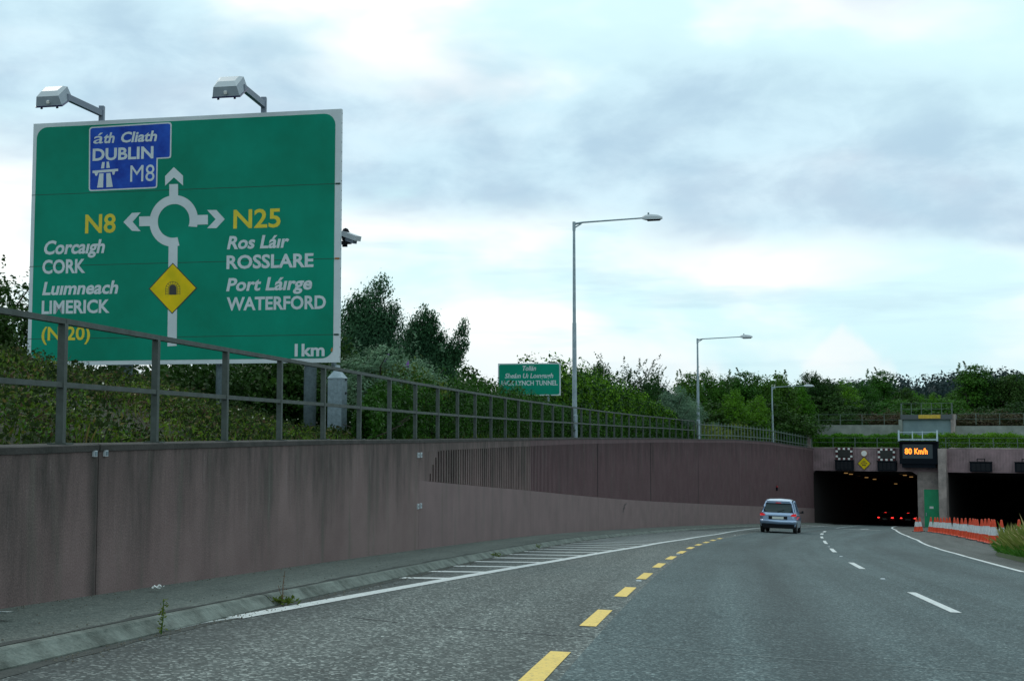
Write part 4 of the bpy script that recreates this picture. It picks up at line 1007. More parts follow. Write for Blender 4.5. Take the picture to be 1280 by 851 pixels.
spoly('route_arm', [(174.2, 270.9), (190, 270.5), (190, 282.7), (174.2, 283)]); spoly('route_arrow', [(154.4, 277.8), (165.3, 266.4), (176, 265.7), (166, 277.4), (176, 289.2), (165.3, 288.7)])
spoly('route_arm', [(245, 269.1), (260, 268.7), (260, 280.7), (244, 281)]); spoly('route_arrow', [(281.1, 274.1), (270.7, 285.4), (259.1, 285.4), (269.8, 274.3), (259.1, 262.7), (270.7, 262.7)])
spoly('route_arm', [(211, 303), (222.2, 303), (221, 432.2), (209.4, 432.8)])
spoly('yellow_diamond', [(216.3, 328.6), (246.6, 360.1), (215.4, 392.4), (186.1, 361)], M['black'], .0095, .0115)
dm = spoly('yellow_diamond', [(216.3, 330.1), (245, 360.1), (215.4, 390.9), (187.7, 361)], M['sign_y'], .0117, .0135)
# tunnel pictogram
arc = [(211.7, 368.5), (211.7, 360.6)] + [(216.35 - 4.65 * cos(pi * k / 8), 360.6 - 4.6 * sin(pi * k / 8)) for k in range(1, 8)] + [(221, 360.6), (221, 368.5)]
poly('tunnel_picture', arc, M['black'], .0137, .0155, dm)
ringp = lambda r, k, nn: (216.35 - r * cos(pi * k / nn), 361 - r * 1.0 * sin(pi * k / nn))
def line(p, q, w=.35):
    dx, dy = q[0] - p[0], q[1] - p[1]; l = math.hypot(dx, dy); nx, ny = -dy / l * w, dx / l * w
    return [(p[0] - nx, p[1] - ny), (q[0] - nx, q[1] - ny), (q[0] + nx, q[1] + ny), (p[0] + nx, p[1] + ny)]
mb = MB(); segs = []
for r in (5.6, 9.0):
    pt = [(216.35 - r, 368.6)] + [ringp(r, k, 8) for k in range(9)] + [(216.35 + r, 368.6)]
    segs += list(zip(pt[:-1], pt[1:]))
for k in range(1, 8): segs.append((ringp(5.6, k, 8), ringp(9.0, k, 8)))
for k in range(4): segs += [((207.3, 361.4 + 2 * k), (210.6, 361.4 + 2 * k)), ((222, 361.4 + 2 * k), (225.3, 361.4 + 2 * k))]
for a_, b_ in segs: mb.prism([spx(*p) for p in line(a_, b_, .24)], sp, .0137, .0150)
mb.build('tunnel_picture', M['black'], dm)

# ---- floodlights on the sign
def floodlight(post_px, Yp, box_px, Yb, label):
    t = thing('sign_floodlight', at(*post_px, Yp), label, 'floodlight', 'floodlights reaching out over the green sign')
    p = at(*post_px, Yp); q = at(box_px[0], box_px[1], Yb)
    mb = MB(); mb.bar((p.x, p.y, SZ1 - .7), (p.x, p.y, p.z), .12, .12); mb.build('upright', M['bracket'], t)
    mb = MB(); e = Vector((q.x, q.y, q.z)); st = Vector((p.x, p.y, p.z - .18)); mb.bar(st, e, .10, .15); mb.build('arm', M['bracket'], t)
    # luminaire: a wide shallow case, sloping lid, dark glass below
    w = .33; c = e + Vector((-.30, 0, .02)); X = sdir; Y = -snor
    ct, st_ = cos(radians(34)), sin(radians(34))
    def g(a, b, z): bb, zz = b * ct - z * st_, z * ct + b * st_; v = c + X * a + Y * bb + Vector((0, 0, zz)); return (v.x, v.y, v.z)
    mb = MB(); mb.hexa([g(-w, -.32, -.12), g(w, -.32, -.12), g(w, .22, -.12), g(-w, .22, -.12)], [g(-w + .05, -.27, .09), g(w - .05, -.27, .09), g(w - .03, .20, .15), g(-w + .03, .20, .15)]); cs = mb.build('case', M['lum'], t)
    mb = MB(); mb.hexa([g(-w + .05, -.27, .092), g(w - .05, -.27, .092), g(w - .03, .20, .152), g(-w + .03, .20, .152)], [g(-w + .13, -.12, .17), g(w - .13, -.12, .17), g(w - .11, .14, .19), g(-w + .11, .14, .19)]); mb.build('lid', M['lum_top'], t)
    mb = MB(); mb.hexa([g(-w - .012, -.33, -.155), g(w + .012, -.33, -.155), g(w + .012, .23, -.155), g(-w - .012, .23, -.155)], [g(-w - .012, -.33, -.122), g(w + .012, -.33, -.122), g(w + .012, .23, -.122), g(-w - .012, .23, -.122)]); mb.build('glass_frame', M['glass_d'], t)
    mb = MB(); mb.hexa([g(-.03, -.35, -.06), g(.045, -.35, -.06), g(.035, -.30, -.045), g(-.02, -.30, -.045)], [g(-.03, -.335, .0), g(.045, -.335, .0), g(.035, -.29, .0), g(-.02, -.29, .0)]); mb.build('label_plate', M['white_p'], cs)
    for a in (-.2, .2): mb = MB(); mb.hexa([g(a - .02, -.345, -.19), g(a + .02, -.345, -.19), g(a + .02, -.30, -.19), g(a - .02, -.30, -.19)], [g(a - .02, -.345, -.158), g(a + .02, -.345, -.158), g(a + .02, -.30, -.158), g(a - .02, -.30, -.158)]); mb.build('catch', M['black_trim'], cs)
floodlight((127.5, 133), 31.25, (83, 121.5), 29.7, 'left floodlight on its arm above the blue panel of the big green sign')
floodlight((330, 122), 30.5, (303.5, 109.5), 28.9, 'right floodlight on its arm above the plain green area of the big sign')

# ---- camera mast with its cabinet
cp_ = at(422, 470, 28.6); mast = thing('camera_mast', (cp_.x, cp_.y, -.2), 'grey galvanised cabinet with pointed cap carrying a thin mast beside the green sign', 'camera mast')
ang = radians(-14); ca_, sa_ = cos(ang), sin(ang)
def cg(a, b, z): return (cp_.x + a * ca_ - b * sa_, cp_.y + a * sa_ + b * ca_, z)
zc = at(422, 473, 28.6).z; zp = at(422, 463, 28.6).z; h_ = .165
mb = MB(); mb.hexa([cg(-h_, -h_, -.8), cg(h_, -h_, -.8), cg(h_, h_, -.8), cg(-h_, h_, -.8)], [cg(-h_, -h_, zc), cg(h_, -h_, zc), cg(h_, h_, zc), cg(-h_, h_, zc)]); cb_ = mb.build('cabinet', M['galv_d'], mast)
mb = MB(); g_ = h_ + .012; mb.hexa([cg(-g_, -g_, zc + .003), cg(g_, -g_, zc + .003), cg(g_, g_, zc + .003), cg(-g_, g_, zc + .003)], [cg(-.06, -.06, zp), cg(.06, -.06, zp), cg(.06, .06, zp), cg(-.06, .06, zp)]); mb.build('cap', M['galv'], mast)
for z in (zc - .05, zc - .35, zc - .65): mb = MB(); mb.hexa([cg(h_ + .001, .05, z), cg(h_ + .02, .05, z), cg(h_ + .02, .09, z), cg(h_ + .001, .09, z)], [cg(h_ + .001, .05, z + .05), cg(h_ + .02, .05, z + .05), cg(h_ + .02, .09, z + .05), cg(h_ + .001, .09, z + .05)]); mb.build('hinge', M['black_trim'], cb_)
# the mast leans back behind the sign edge, camera at its head
mp = at(419, 300, 30.9); mb = MB(); mb.tube([(cp_.x, cp_.y, zp - .02), (cp_.x, cp_.y, zp + .12)], .055, 12); mb.build('mast_collar', M['galv'], mast)
tm = thing('camera_pole', (mp.x, mp.y, -.3), 'thin pole behind the sign with a white traffic camera poking out past its right edge', 'camera')
mb = MB(); mb.tube([(mp.x, mp.y, -.8), (mp.x, mp.y, mp.z + .3)], [.07, .05], 12); mb.build('pole', M['galv_d'], tm)
c = at(432, 291, 30.6); mb = MB(); mb.lathe([(.0, -.16), (.08, -.14), (.10, -.05), (.10, .06), (.06, .14), (0, .17)], (c.x, c.y, c.z - .05), 12); mb.build('dome', M['black_trim'], tm, smooth=True)
a_ = at(430, 292, 30.6); b_ = at(448, 298.5, 30.2); mb = MB(); mb.bar(a_, b_, .16, .12); mb.build('sun_shield', M['lum_top'], tm)
a_ = at(432, 297, 30.6); b_ = at(444, 301.5, 30.3); mb = MB(); mb.bar(a_, b_, .11, .13); mb.build('camera_body', M['bracket'], tm)
a_ = at(420, 304, 30.9); b_ = at(438, 303, 30.5); mb = MB(); mb.bar(a_, b_, .08, .08); mb.build('bracket', M['black_trim'], tm)
a_ = at(428, 306, 30.7); mb = MB(); mb.bar(a_, a_ + Vector((.12, 0, .0)), .06, .1); mb.build('junction_box', M['black_trim'], tm)

# ================================================================== SMALL TUNNEL NAME SIGN
y2 = 54.0
a0 = at(622.5, 454.3, y2); a1 = at(700.5, 455.2, y2 - .5); zb2 = at(700, 494.2, y2 - .5).z
s2 = thing('tunnel_name_sign', (a0.x, a0.y, zb2), 'smaller green sign naming the tunnel, half buried in the hedge', 'road sign')
d2 = Vector((a1.x - a0.x, a1.y - a0.y, 0)); w2 = d2.length; d2.normalize(); n2 = Vector((d2.y, -d2.x, 0)); o2 = Vector((a0.x, a0.y, 0)); zt2 = a0.z
def s2f(a, b, d=0.0): p = o2 + d2 * a + n2 * d; return (p.x, p.y, b)
mb = MB(); mb.prism([(0, zb2), (w2, zb2), (w2, zt2), (0, zt2)], s2f, -.06, 0); bd2 = mb.build('sign_board', M['sign_w'], s2)
mb = MB(); mb.prism(rr_poly(.045, zb2 + .045, w2 - .045, zt2 - .045, .08), s2f, .0005, .004); mb.build('green_face', M['sign_g'], bd2)
hs_ = (zt2 - zb2)
def w2d(txt, fa, fb, fy, cap, sh=0.0): return lettering('lettering', txt, s2f, fa * w2, zt2 - hs_ * fy, (fb - fa) * w2, cap, M['sign_w'], bd2, depth=.002, off=.004, shear=sh, bold=.02)
w2d('Toll\u00e1n', .385, .62, .225, .20, IT); w2d('She\u00e1\u0131n U\u0131 Lo\u0131ngs\u0131gh', .11, .895, .455, .20, IT); w2d('JACK LYNCH TUNNEL', .045, .955, .68, .20)
for f in (.2, .8): mb = MB(); p = Vector(s2f(w2 * f, 0, -.12)); mb.tube([(p.x, p.y, -1), (p.x, p.y, zt2 - .1)], .05, 10); mb.build('post', M['galv_d'], s2)

# ================================================================== LAMPPOSTS
def lamppost(x, ybase, ytop, Y, armx, army, label, s_arm):
    b = at(x, ybase, Y); tp = at(x + .6, ytop, Y); loc = Vector((b.x, b.y, b.z - .4))
    t = thing('street_lamp', loc, label, 'street lamp', 'tall street lamps behind the wall')
    H = tp.z - loc.z; mb = MB(); X, Y_ = b.x, b.y
    mb.tube([(X, Y_, loc.z), (X, Y_, loc.z + 1.2)], .115, 14); mb.tube([(X, Y_, loc.z + 1.2), (X, Y_, loc.z + 1.26)], [.115, .085], 14); mb.tube([(X, Y_, loc.z + 1.26), (X, Y_, loc.z + H * .55)], [.095, .08], 14); mb.tube([(X, Y_, loc.z + H * .55), (X, Y_, tp.z)], [.068, .05], 14)
    mb.build('pole', M['galv'], t, smooth=False)
    k = heading(s_arm); rx = Vector((cos(k), -sin(k), 0))
    L_ = 2.75; e = Vector((X, Y_, tp.z)) + rx * L_ + Vector((0, 0, .09))
    mb = MB(); mb.tube([(X, Y_, tp.z - .04), tuple(Vector((X, Y_, tp.z + .0)) + rx * .35 + Vector((0, 0, .015))), tuple(e)], [.05, .034, .028], 10); mb.tube([(X, Y_, tp.z - .3), (X, Y_, tp.z + .05)], .062, 12); mb.bar((X, Y_, tp.z - .2), tuple(Vector((X, Y_, tp.z - .03)) + rx * .3), .03, .05); mb.build('arm', M['galv'], t)
    # lantern
    fw = Vector((-rx.y, rx.x, 0)) * -1
    def g(a, b, z): v = e + rx * a + fw * b + Vector((0, 0, z)); return (v.x, v.y, v.z)
    mb = MB(); prof = [(-.05, .05, -.04, .05), (.06, .12, -.07, .10), (.30, .145, -.08, .125), (.58, .12, -.08, .09), (.74, .06, -.06, .02)]; vs = []; 
    for a, w, z0, z1 in prof: vs += [g(a, -w, z0), g(a, w, z0), g(a, w * .95, (z0 + z1) / 2 + .02), g(a, w * .5, z1), g(a, -w * .5, z1), g(a, -w * .95, (z0 + z1) / 2 + .02)]
    fs = [(i * 6 + j, i * 6 + (j + 1) % 6, (i + 1) * 6 + (j + 1) % 6, (i + 1) * 6 + j) for i in range(4) for j in range(6)] + [(0, 1, 2, 3, 4, 5), (24, 25, 26, 27, 28, 29)]
    mb.add(vs, fs); ln = mb.build('lantern', M['lum_top'], t)
    mb = MB(); mb.hexa([g(.16, -.09, -.125), g(.62, -.08, -.12), g(.62, .08, -.12), g(.16, .09, -.125)], [g(.12, -.12, -.083), g(.68, -.085, -.083), g(.68, .085, -.083), g(.12, .12, -.083)]); mb.build('lamp_glass', M['black_trim'], ln)
    mb = MB(); c = Vector(g(.2, 0, .12)); mb.tube([tuple(c), tuple(c + Vector((0, 0, .08)))], .035, 8); mb.build('photocell', M['galv_d'], ln)
lamppost(718.4, 545, 279, 50.0, 0, 0, 'nearest and tallest street lamp, rising behind the hedge right of the smaller sign', 46)
lamppost(873, 541, 424, 81.5, 0, 0, 'middle street lamp of the three, its pole against the trees', 72)
lamppost(966, 553, 484, 108.5, 0, 0, 'farthest and shortest street lamp, beside the end of the wall', 100)

# ================================================================== CAR
def make_car(loc, rz, label, paintm, lampm, scale=1.0, group=None, detail=True):
    t = thing('car', loc, label, 'car', group, rz)      # car faces +Y, its rear at y = 0, wheels on z = 0
    def part(nm, mb, m, par=None, smooth=False):
        o = mb.build(nm, m, None, smooth); o.parent = par or t
        if (par or t) is t: o.scale = (scale,) * 3
        return o
    # lower body: rings along the car, (y, halfwidth bottom, belt halfwidth, z bottom, z belt)
    st = [(.0, .66, .70, .42, .86), (.06, .76, .80, .30, .96), (.22, .82, .86, .26, 1.00), (.9, .85, .885, .22, 1.00), (2.2, .86, .89, .20, .98), (3.3, .85, .87, .20, .93), (3.95, .80, .82, .22, .82), (4.3, .62, .64, .30, .66)]
    mb = MB(); vs = []
    for y, wb, wt, z0, z1 in st:
        zm = (z0 + z1) / 2
        ring = [(-wb * .9, z0), (wb * .9, z0), (wb, z0 + .07), (wt + .01, zm), (wt, z1 - .14), (wt - .13, z1), (-(wt - .13), z1), (-wt, z1 - .14), (-(wt + .01), zm), (-wb, z0 + .07)]
        vs += [(x, y, z) for x, z in ring]
    k = 10; fs = [(i * k + j, i * k + (j + 1) % k, (i + 1) * k + (j + 1) % k, (i + 1) * k + j) for i in range(len(st) - 1) for j in range(k)] + [tuple(range(k))[::-1], tuple((len(st) - 1) * k + j for j in range(k))]
    mb.add(vs, fs); part('body', mb, paintm, smooth=False)
    # cabin pillars and roof
    g0 = [(.10, .78, .965), (.36, .58, 1.50), (.75, .60, 1.565), (1.9, .60, 1.59), (2.6, .56, 1.53), (3.35, .74, .955)]
    for s_ in (-1, 1):
        for pts, rad in (([(.735, .12, .96), (.665, .22, 1.24), (.575, .38, 1.51)], [.045, .04, .04]), ([(.75, 1.5, .96), (.60, 1.5, 1.55)], .035), ([(.76, 3.3, .94), (.6, 2.5, 1.53)], .04)):
            mb = MB(); mb.tube([(s_ * x, y, z) for x, y, z in pts], rad, 6); part('pillar', mb, paintm)
    mb = MB(); rr_ = [(.27, .50, 1.48), (.36, .57, 1.535), (.8, .61, 1.60), (1.9, .61, 1.62), (2.55, .58, 1.54)]; vs = []
    for y, w, z in rr_: vs += [(-w, y, z - .04), (-w * .8, y, z + .01), (0, y, z + .035), (w * .8, y, z + .01), (w, y, z - .04), (0, y, z - .045)]
    fs = [(i * 6 + j, i * 6 + (j + 1) % 6, (i + 1) * 6 + (j + 1) % 6, (i + 1) * 6 + j) for i in range(4) for j in range(6)] + [(0, 1, 2, 3, 4, 5), (24, 25, 26, 27, 28, 29)]
    mb.add(vs, fs); part('roof', mb, M['carroof'] if detail else paintm)
    # glass
    win = [(-.45, .985), (0, .975), (.45, .985), (.60, 1.03), (.655, 1.12), (.625, 1.27), (.56, 1.41), (-.56, 1.41), (-.625, 1.27), (-.655, 1.12), (-.60, 1.03)]
    mb = MB(); mb.prism([(x, z) for x, z in win], lambda a_, b_, d_: (a_, .10 + (b_ - 1.0) * .38 + d_ + .10 * (a_ / .75) ** 4, b_), .07, 0); part('rear_window', mb, M['carglass'])
    for s_ in (-1, 1):
        mb = MB(); mb.hexa([(s_ * .745, .30, .985), (s_ * .745, 3.1, .965), (s_ * .69, 3.1, .965), (s_ * .69, .30, .985)], [(s_ * .61, .48, 1.50), (s_ * .60, 2.45, 1.50), (s_ * .54, 2.45, 1.50), (s_ * .55, .48, 1.50)]); part('side_window', mb, M['carglass'])
    mb = MB(); mb.hexa([(-.7, 3.36, .95), (.7, 3.36, .95), (.66, 3.25, .95), (-.66, 3.25, .95)], [(-.56, 2.62, 1.51), (.56, 2.62, 1.51), (.54, 2.5, 1.5), (-.54, 2.5, 1.5)]); part('windscreen', mb, M['carglass'])
    # rear face: bumper, tailgate recess, plate, lamps
    mb = MB(); vs = []
    for z, w, y in ((.41, .80, -.04), (.45, .85, -.10), (.54, .87, -.12), (.60, .86, -.10), (.63, .84, -.02)): vs += [(-w, y + .26, z), (-w * .93, y + .04, z), (0, y, z), (w * .93, y + .04, z), (w, y + .26, z)]
    mb.add(vs, [(i * 5 + j, i * 5 + j + 1, (i + 1) * 5 + j + 1, (i + 1) * 5 + j) for i in range(4) for j in range(4)]); part('bumper', mb, paintm, smooth=True)
    mb = MB(); mb.hexa([(-.68, -.02, .22), (.68, -.02, .22), (.74, .2, .22), (-.74, .2, .22)], [(-.74, -.07, .42), (.74, -.07, .42), (.82, .2, .42), (-.82, .2, .42)]); part('lower_bumper', mb, M['black_trim'])
    mb = MB(); mb.box(-.44, .44, -.03, .02, .655, .80); tg = part('plate_recess', mb, M['black_trim'])
    mb = MB(); mb.box(-.27, .27, -.045, -.031, .665, .775); part('number_plate', mb, M['plate'])
    for s_ in (-1, 1):
        mb = MB(); vs0 = [(s_ * .84, .02, .80), (s_ * .62, -.03, .82), (s_ * .60, -.02, .86), (s_ * .70, .0, .92), (s_ * .83, .05, .93), (s_ * .86, .10, .88)]
        mb.add(vs0 + [(x, y + .14, z) for x, y, z in vs0], [tuple(range(6)), tuple(range(6, 12))[::-1]] + [(j, (j + 1) % 6, 6 + (j + 1) % 6, 6 + j) for j in range(6)]); part('tail_lamp', mb, lampm)
        mb = MB(); mb.hexa([(s_ * .93, 2.75, .95), (s_ * 1.03, 2.75, .96), (s_ * 1.03, 2.87, .96), (s_ * .93, 2.87, .95)], [(s_ * .93, 2.75, 1.07), (s_ * 1.02, 2.76, 1.09), (s_ * 1.02, 2.86, 1.09), (s_ * .93, 2.87, 1.07)]); mb.bar((s_ * .82, 2.83, .98), (s_ * .94, 2.81, 1.0), .05); part('door_mirror', mb, M['black_trim'])
        for y in (.72, 3.35):
            mb = MB(); pr = [(.0, -.10), (.24, -.10), (.305, -.085), (.315, 0), (.305, .085), (.24, .10), (.0, .10)]; vs = []; nn = 20
            for r, q in pr:
                for j in range(nn): vs.append((s_ * .77 + q, y + r * cos(2 * pi * j / nn), .31 + r * sin(2 * pi * j / nn)))
            mb.add(vs, [(i * nn + j, i * nn + (j + 1) % nn, (i + 1) * nn + (j + 1) % nn, (i + 1) * nn + j) for i in range(6) for j in range(nn)]); wh = part('wheel', mb, M['rubber'])
            mb = MB(); vs = [(s_ * .875, y, .31)] + [(s_ * .872, y + .2 * cos(2 * pi * j / 15), .31 + .2 * sin(2 * pi * j / 15)) for j in range(15)]; mb.add(vs, [(0, 1 + j, 1 + (j + 1) % 15) for j in range(15)]); part('rim', mb, M['rim'], wh)
    mb = MB(); mb.box(-.12, .12, .175, .198, 1.425, 1.45); part('brake_lamp', mb, lampm)
    mb = MB(); mb.hexa([(-.60, .20, 1.415), (.60, .20, 1.415), (.62, .40, 1.45), (-.62, .40, 1.45)], [(-.52, .19, 1.52), (.52, .19, 1.52), (.58, .42, 1.575), (-.58, .42, 1.575)]); part('spoiler', mb, paintm)
    mb = MB(); mb.bar((0, .10, 1.01), (.28, .135, 1.11), .018); mb.bar((0, .07, .99), (0, .12, 1.02), .05); part('rear_wiper', mb, M['black_trim'])
    return t
def ground_tilt(t, s, u, rz):
    pass
cs_, cu_ = 63.5, 5.75; cx, cy, cz = R3(cs_, cu_, .005)
hc = -(heading(cs_)) - radians(1)
car = make_car((cx, cy, cz), hc, 'silver-blue people carrier driving away in the left lane towards the tunnel', M['carpaint'], M['tail'], 1.16)
# follow the fall and cross-fall of the road
fx = Vector(R3(cs_ + 2, cu_)) - Vector(R3(cs_, cu_)); rx_ = Vector(R3(cs_, cu_ + 1)) - Vector(R3(cs_, cu_))
from mathutils import Matrix
def lay(t, f, r, extra=0.0):
    f = f.normalized(); r = (r - f * r.dot(f)).normalized(); u = r.cross(f)
    m = Matrix((r, f, u)).transposed()
    if extra: m = m @ Matrix.Rotation(extra, 3, 'Z')
    t.rotation_euler = m.to_euler()
lay(car, fx, rx_, radians(1.5))
fT = Vector((DX[0], DX[1], -.068)); rT = Vector((RX[0], RX[1], 0))
def in_tunnel(t_, d_): return Q(t_, d_, -8.5 - .068 * d_ + .005)
c1 = make_car(in_tunnel(2.6, 26), 0, 'dark car with brake lamps lit inside the tunnel, nearer its middle', M['darkcar'], M['brake'], 1.0, 'dark cars braking inside the left tunnel', False); lay(c1, fT, rT)
c2 = copy_tree(c1); c2.location = in_tunnel(4.9, 27); c2['label'] = 'dark car with brake lamps lit inside the tunnel, just left of the orange van'
# orange van in the right lane of the bore
vn = thing('van', in_tunnel(7.6, 21), 'dim orange high-roofed van inside the tunnel beside the right-hand wall', 'van'); lay(vn, fT, rT)
def vpart(nm, mb, m, par=None): o = mb.build(nm, m); o.parent = par or vn; return o
mb = MB(); pts = [(-.85, .35), (.85, .35), (.9, 1.0), (.86, 1.75), (.55, 2.15), (.2, 2.27), (-.2, 2.27), (-.55, 2.15), (-.86, 1.75), (-.9, 1.0)]; mb.prism(pts, lambda a, b, d: (a, d, b), 0, 4.2); vpart('body', mb, M['orangevan'])
mb = MB(); mb.box(-.68, .68, -.02, -.003, 1.25, 1.7); vpart('rear_window', mb, M['black']); mb = MB(); mb.box(-.88, .88, -.12, -.003, .35, .55); vpart('bumper', mb, M['black_trim'])
for s_ in (-1, 1):
    mb = MB(); mb.box(min(s_ * .74, s_ * .86), max(s_ * .74, s_ * .86), -.04, -.003, .72, .98); vpart('tail_lamp', mb, M['brake'] if s_ > 0 else M['red'])
    for y in (.8, 3.4): mb = MB(); mb.tube([(s_ * .68, y, .33), (s_ * .9, y, .33)], .33, 16); vpart('wheel', mb, M['rubber'])

# ================================================================== TRAFFIC CONES
cone_t = None; CD = []
lab = ['left-hand cone of the detached pair nearest the tunnel mouth', 'right-hand cone of the detached pair nearest the tunnel mouth']
CPX = [(1146, 664.5), (1150.5, 664), (1163.5, 664.8), (1169, 665.5), (1172.2, 666), (1176.3, 666.4), (1180, 667), (1183.5, 667.6), (1187.4, 668.4), (1194, 669.6), (1197.4, 670.1), (1203, 671.6), (1207, 672.2), (1213, 673.8), (1216.2, 674.4), (1219.4, 675), (1222.4, 675.6), (1228, 677), (1231.6, 677.6), (1236.6, 679), (1240, 679.7), (1243.4, 680.2), (1247, 680.6), (1255.5, 681), (1266, 681), (1277, 680)]
def on_road(x, y):
    r = ray(x, y); r = r / r.y; best = None
    for i in range(20, 1300):
        Y = i * .1; X = r.x * Y
        # nearest s
        j = int(np.argmin((np.array(_X) - X) ** 2 + (np.array(_Y) - Y) ** 2)); s = _S[j]; t = heading(s)
        u = (X - _X[j]) * cos(t) - (Y - _Y[j]) * sin(t); s2_ = s + (X - _X[j]) * sin(t) + (Y - _Y[j]) * cos(t)
        if r.z * Y <= zr(s2_, u) and i > 30: return s2_, u
    return s, u
def cone_parts(t):
    mb = MB(); mb.add([(-.24, -.24, 0), (.24, -.24, 0), (.24, .24, 0), (-.24, .24, 0), (-.22, -.22, .045), (.22, -.22, .045), (.22, .22, .045), (-.22, .22, .045)], [(0, 3, 2, 1), (4, 5, 6, 7), (0, 1, 5, 4), (1, 2, 6, 5), (2, 3, 7, 6), (3, 0, 4, 7)]); o = mb.build('base', M['rubber']); o.parent = t
    R = lambda z: .188 - .155 * (z - .045) / .955
    mb = MB(); mb.lathe([(R(.045) + .02, .046), (R(.1), .10), (R(.36), .36)], n=16); o = mb.build('cone_body', M['cone_o']); o.parent = t
    mb = MB(); mb.lathe([(R(.70), .70), (R(.97), .97), (R(1.0) * .7, 1.0)], n=16); o = mb.build('cone_tip', M['cone_o']); o.parent = t
    mb = MB(); mb.lathe([(R(.36) + .002, .362), (R(.698) + .002, .698)], n=16); o = mb.build('reflective_sleeve', M['cone_w']); o.parent = t
ORD = 'first second third fourth fifth sixth seventh eighth ninth tenth eleventh twelfth thirteenth fourteenth fifteenth sixteenth seventeenth eighteenth nineteenth twentieth twenty-first twenty-second twenty-third'.split()
crnd = random.Random(3)
ncone = len(CPX)
for i, (x, y) in enumerate(CPX):
    s, u = on_road(x, y)
    if i > 21: s, u = 57.0 + (25 - i) * 1.0, 17.2 + (i - 22) * .75
    loc = R3(s, u, .004); CD.append((s, u))
    if i < 2: lb = lab[i]
    elif i < ncone - 3: lb = None
    else: lb = ['first cone showing its tip behind the tall grass, nearest the row', 'middle cone of the three tips showing behind the tall grass', 'cone tip behind the tall grass at the right edge of view'][i - (ncone - 3)]
    if lb is None:
        lb = ORD[i - 2] + ' traffic cone of the long row, counting from its tunnel end'
    if cone_t is None:
        cone_t = thing('traffic_cone', loc, lb, 'traffic cone', 'traffic cones lined up on the reserve', crnd.uniform(-.4, .4)); cone_parts(cone_t); c = cone_t
    else:
        c = copy_tree(cone_t); c.location = loc; c['label'] = lb
    c.rotation_euler = (crnd.uniform(-.025, .025), crnd.uniform(-.03, .03), crnd.uniform(-.5, .5)); k = 1.04 + .25 * min(1, i / 22); c.scale = (k * 1.05, k * 1.05, k * crnd.uniform(.97, 1.03))

# litter and weeds on the footway
for (s, u, w, l, a, lb) in ((-2.0, .35, .07, .34, .5, 'crumpled white paper lying at the foot of the wall, far left'), (1.2, .42, .03, .06, .2, 'tiny white scrap at the foot of the wall, right of the dark joint')):
    x, y = P(s, u); z = zb(s) + .006; mb = MB(); pr = random.Random(int(s * 9)); m_ = 6; vs = []
    for i in range(m_ + 1):
        q = (i / m_ - .5) * l * 2
        for j in (-1, 0, 1): vs.append((x + q * .9, y + j * w + q * .25, z + pr.random() * .045 + .004))
    mb.add(vs, [(i * 3 + j, i * 3 + j + 1, (i + 1) * 3 + j + 1, (i + 1) * 3 + j) for i in range(m_) for j in range(2)]); o = mb.build('litter', M['paper'], smooth='open'); tag(o, lb, 'litter')
rngw = np.random.default_rng(5)
x, y, z = R3(-1.25, 1.52); t = thing('weed', (x, y, z), 'single tall thin weed sprouting at the kerb foot', 'weed')
mb = MB(); mb.tube([(0, 0, 0), (.01, .01, .12), (.015, 0, .26)], [.006, .005, .003], 5); o = mb.build('stem', M['l_mid']); o.parent = t
p = np.array([[.012, 0, h] for h in np.linspace(.03, .27, 46)]) + rngw.normal(size=(46, 3)) * [.018, .018, .005]; o = link('leaves', leaf_mesh('leaves', p, rngw.normal(size=(46, 3)), np.full(46, .035), M['l_yel'], .4, 3), t, True)
x, y, z = R3(1.75, 1.50); t = thing('weed', (x, y, z), 'spreading weed clump with a dry stalk at the kerb foot, nearer the white line', 'weed')
mb = MB(); mb.tube([(0, 0, 0), (.0, .01, .2), (.02, 0, .34)], [.006, .005, .003], 5); mb.tube([(0, 0, .05), (-.05, .01, .2)], .003, 4); o = mb.build('stem', M['twig']); o.parent = t
p = rngw.normal(size=(90, 3)) * [.08, .06, .02] + [0, 0, .05]; o = link('leaves', leaf_mesh('leaves', p, rngw.normal(size=(90, 3)) + [0, 0, .6], np.full(90, .07), M['l_yel'], .35, 3), t, True)
p = np.array([[.01, 0, h] for h in np.linspace(.15, .36, 18)]) + rngw.normal(size=(18, 3)) * .012; o = link('seed_head', leaf_mesh('seed_head', p, rngw.normal(size=(18, 3)), np.full(18, .02), M['twig'], .5, 3), t, True)

for s_, u_, lb in ((14.6, 1.50, 'small low weed at the kerb foot beside the first hatching bars'), (20.5, 1.42, 'tiny weed in the kerb joint farther along the hatching')):
    x, y, z = R3(s_, u_); t = thing('weed', (x, y, z), lb, 'weed', None); p = rngw.normal(size=(50, 3)) * [.07, .05, .02] + [0, 0, .05]; link('leaves', leaf_mesh('leaves', p, rngw.normal(size=(50, 3)) + [0, 0, .6], np.full(50, .06), M['l_yel'], .35, 3), t, True)
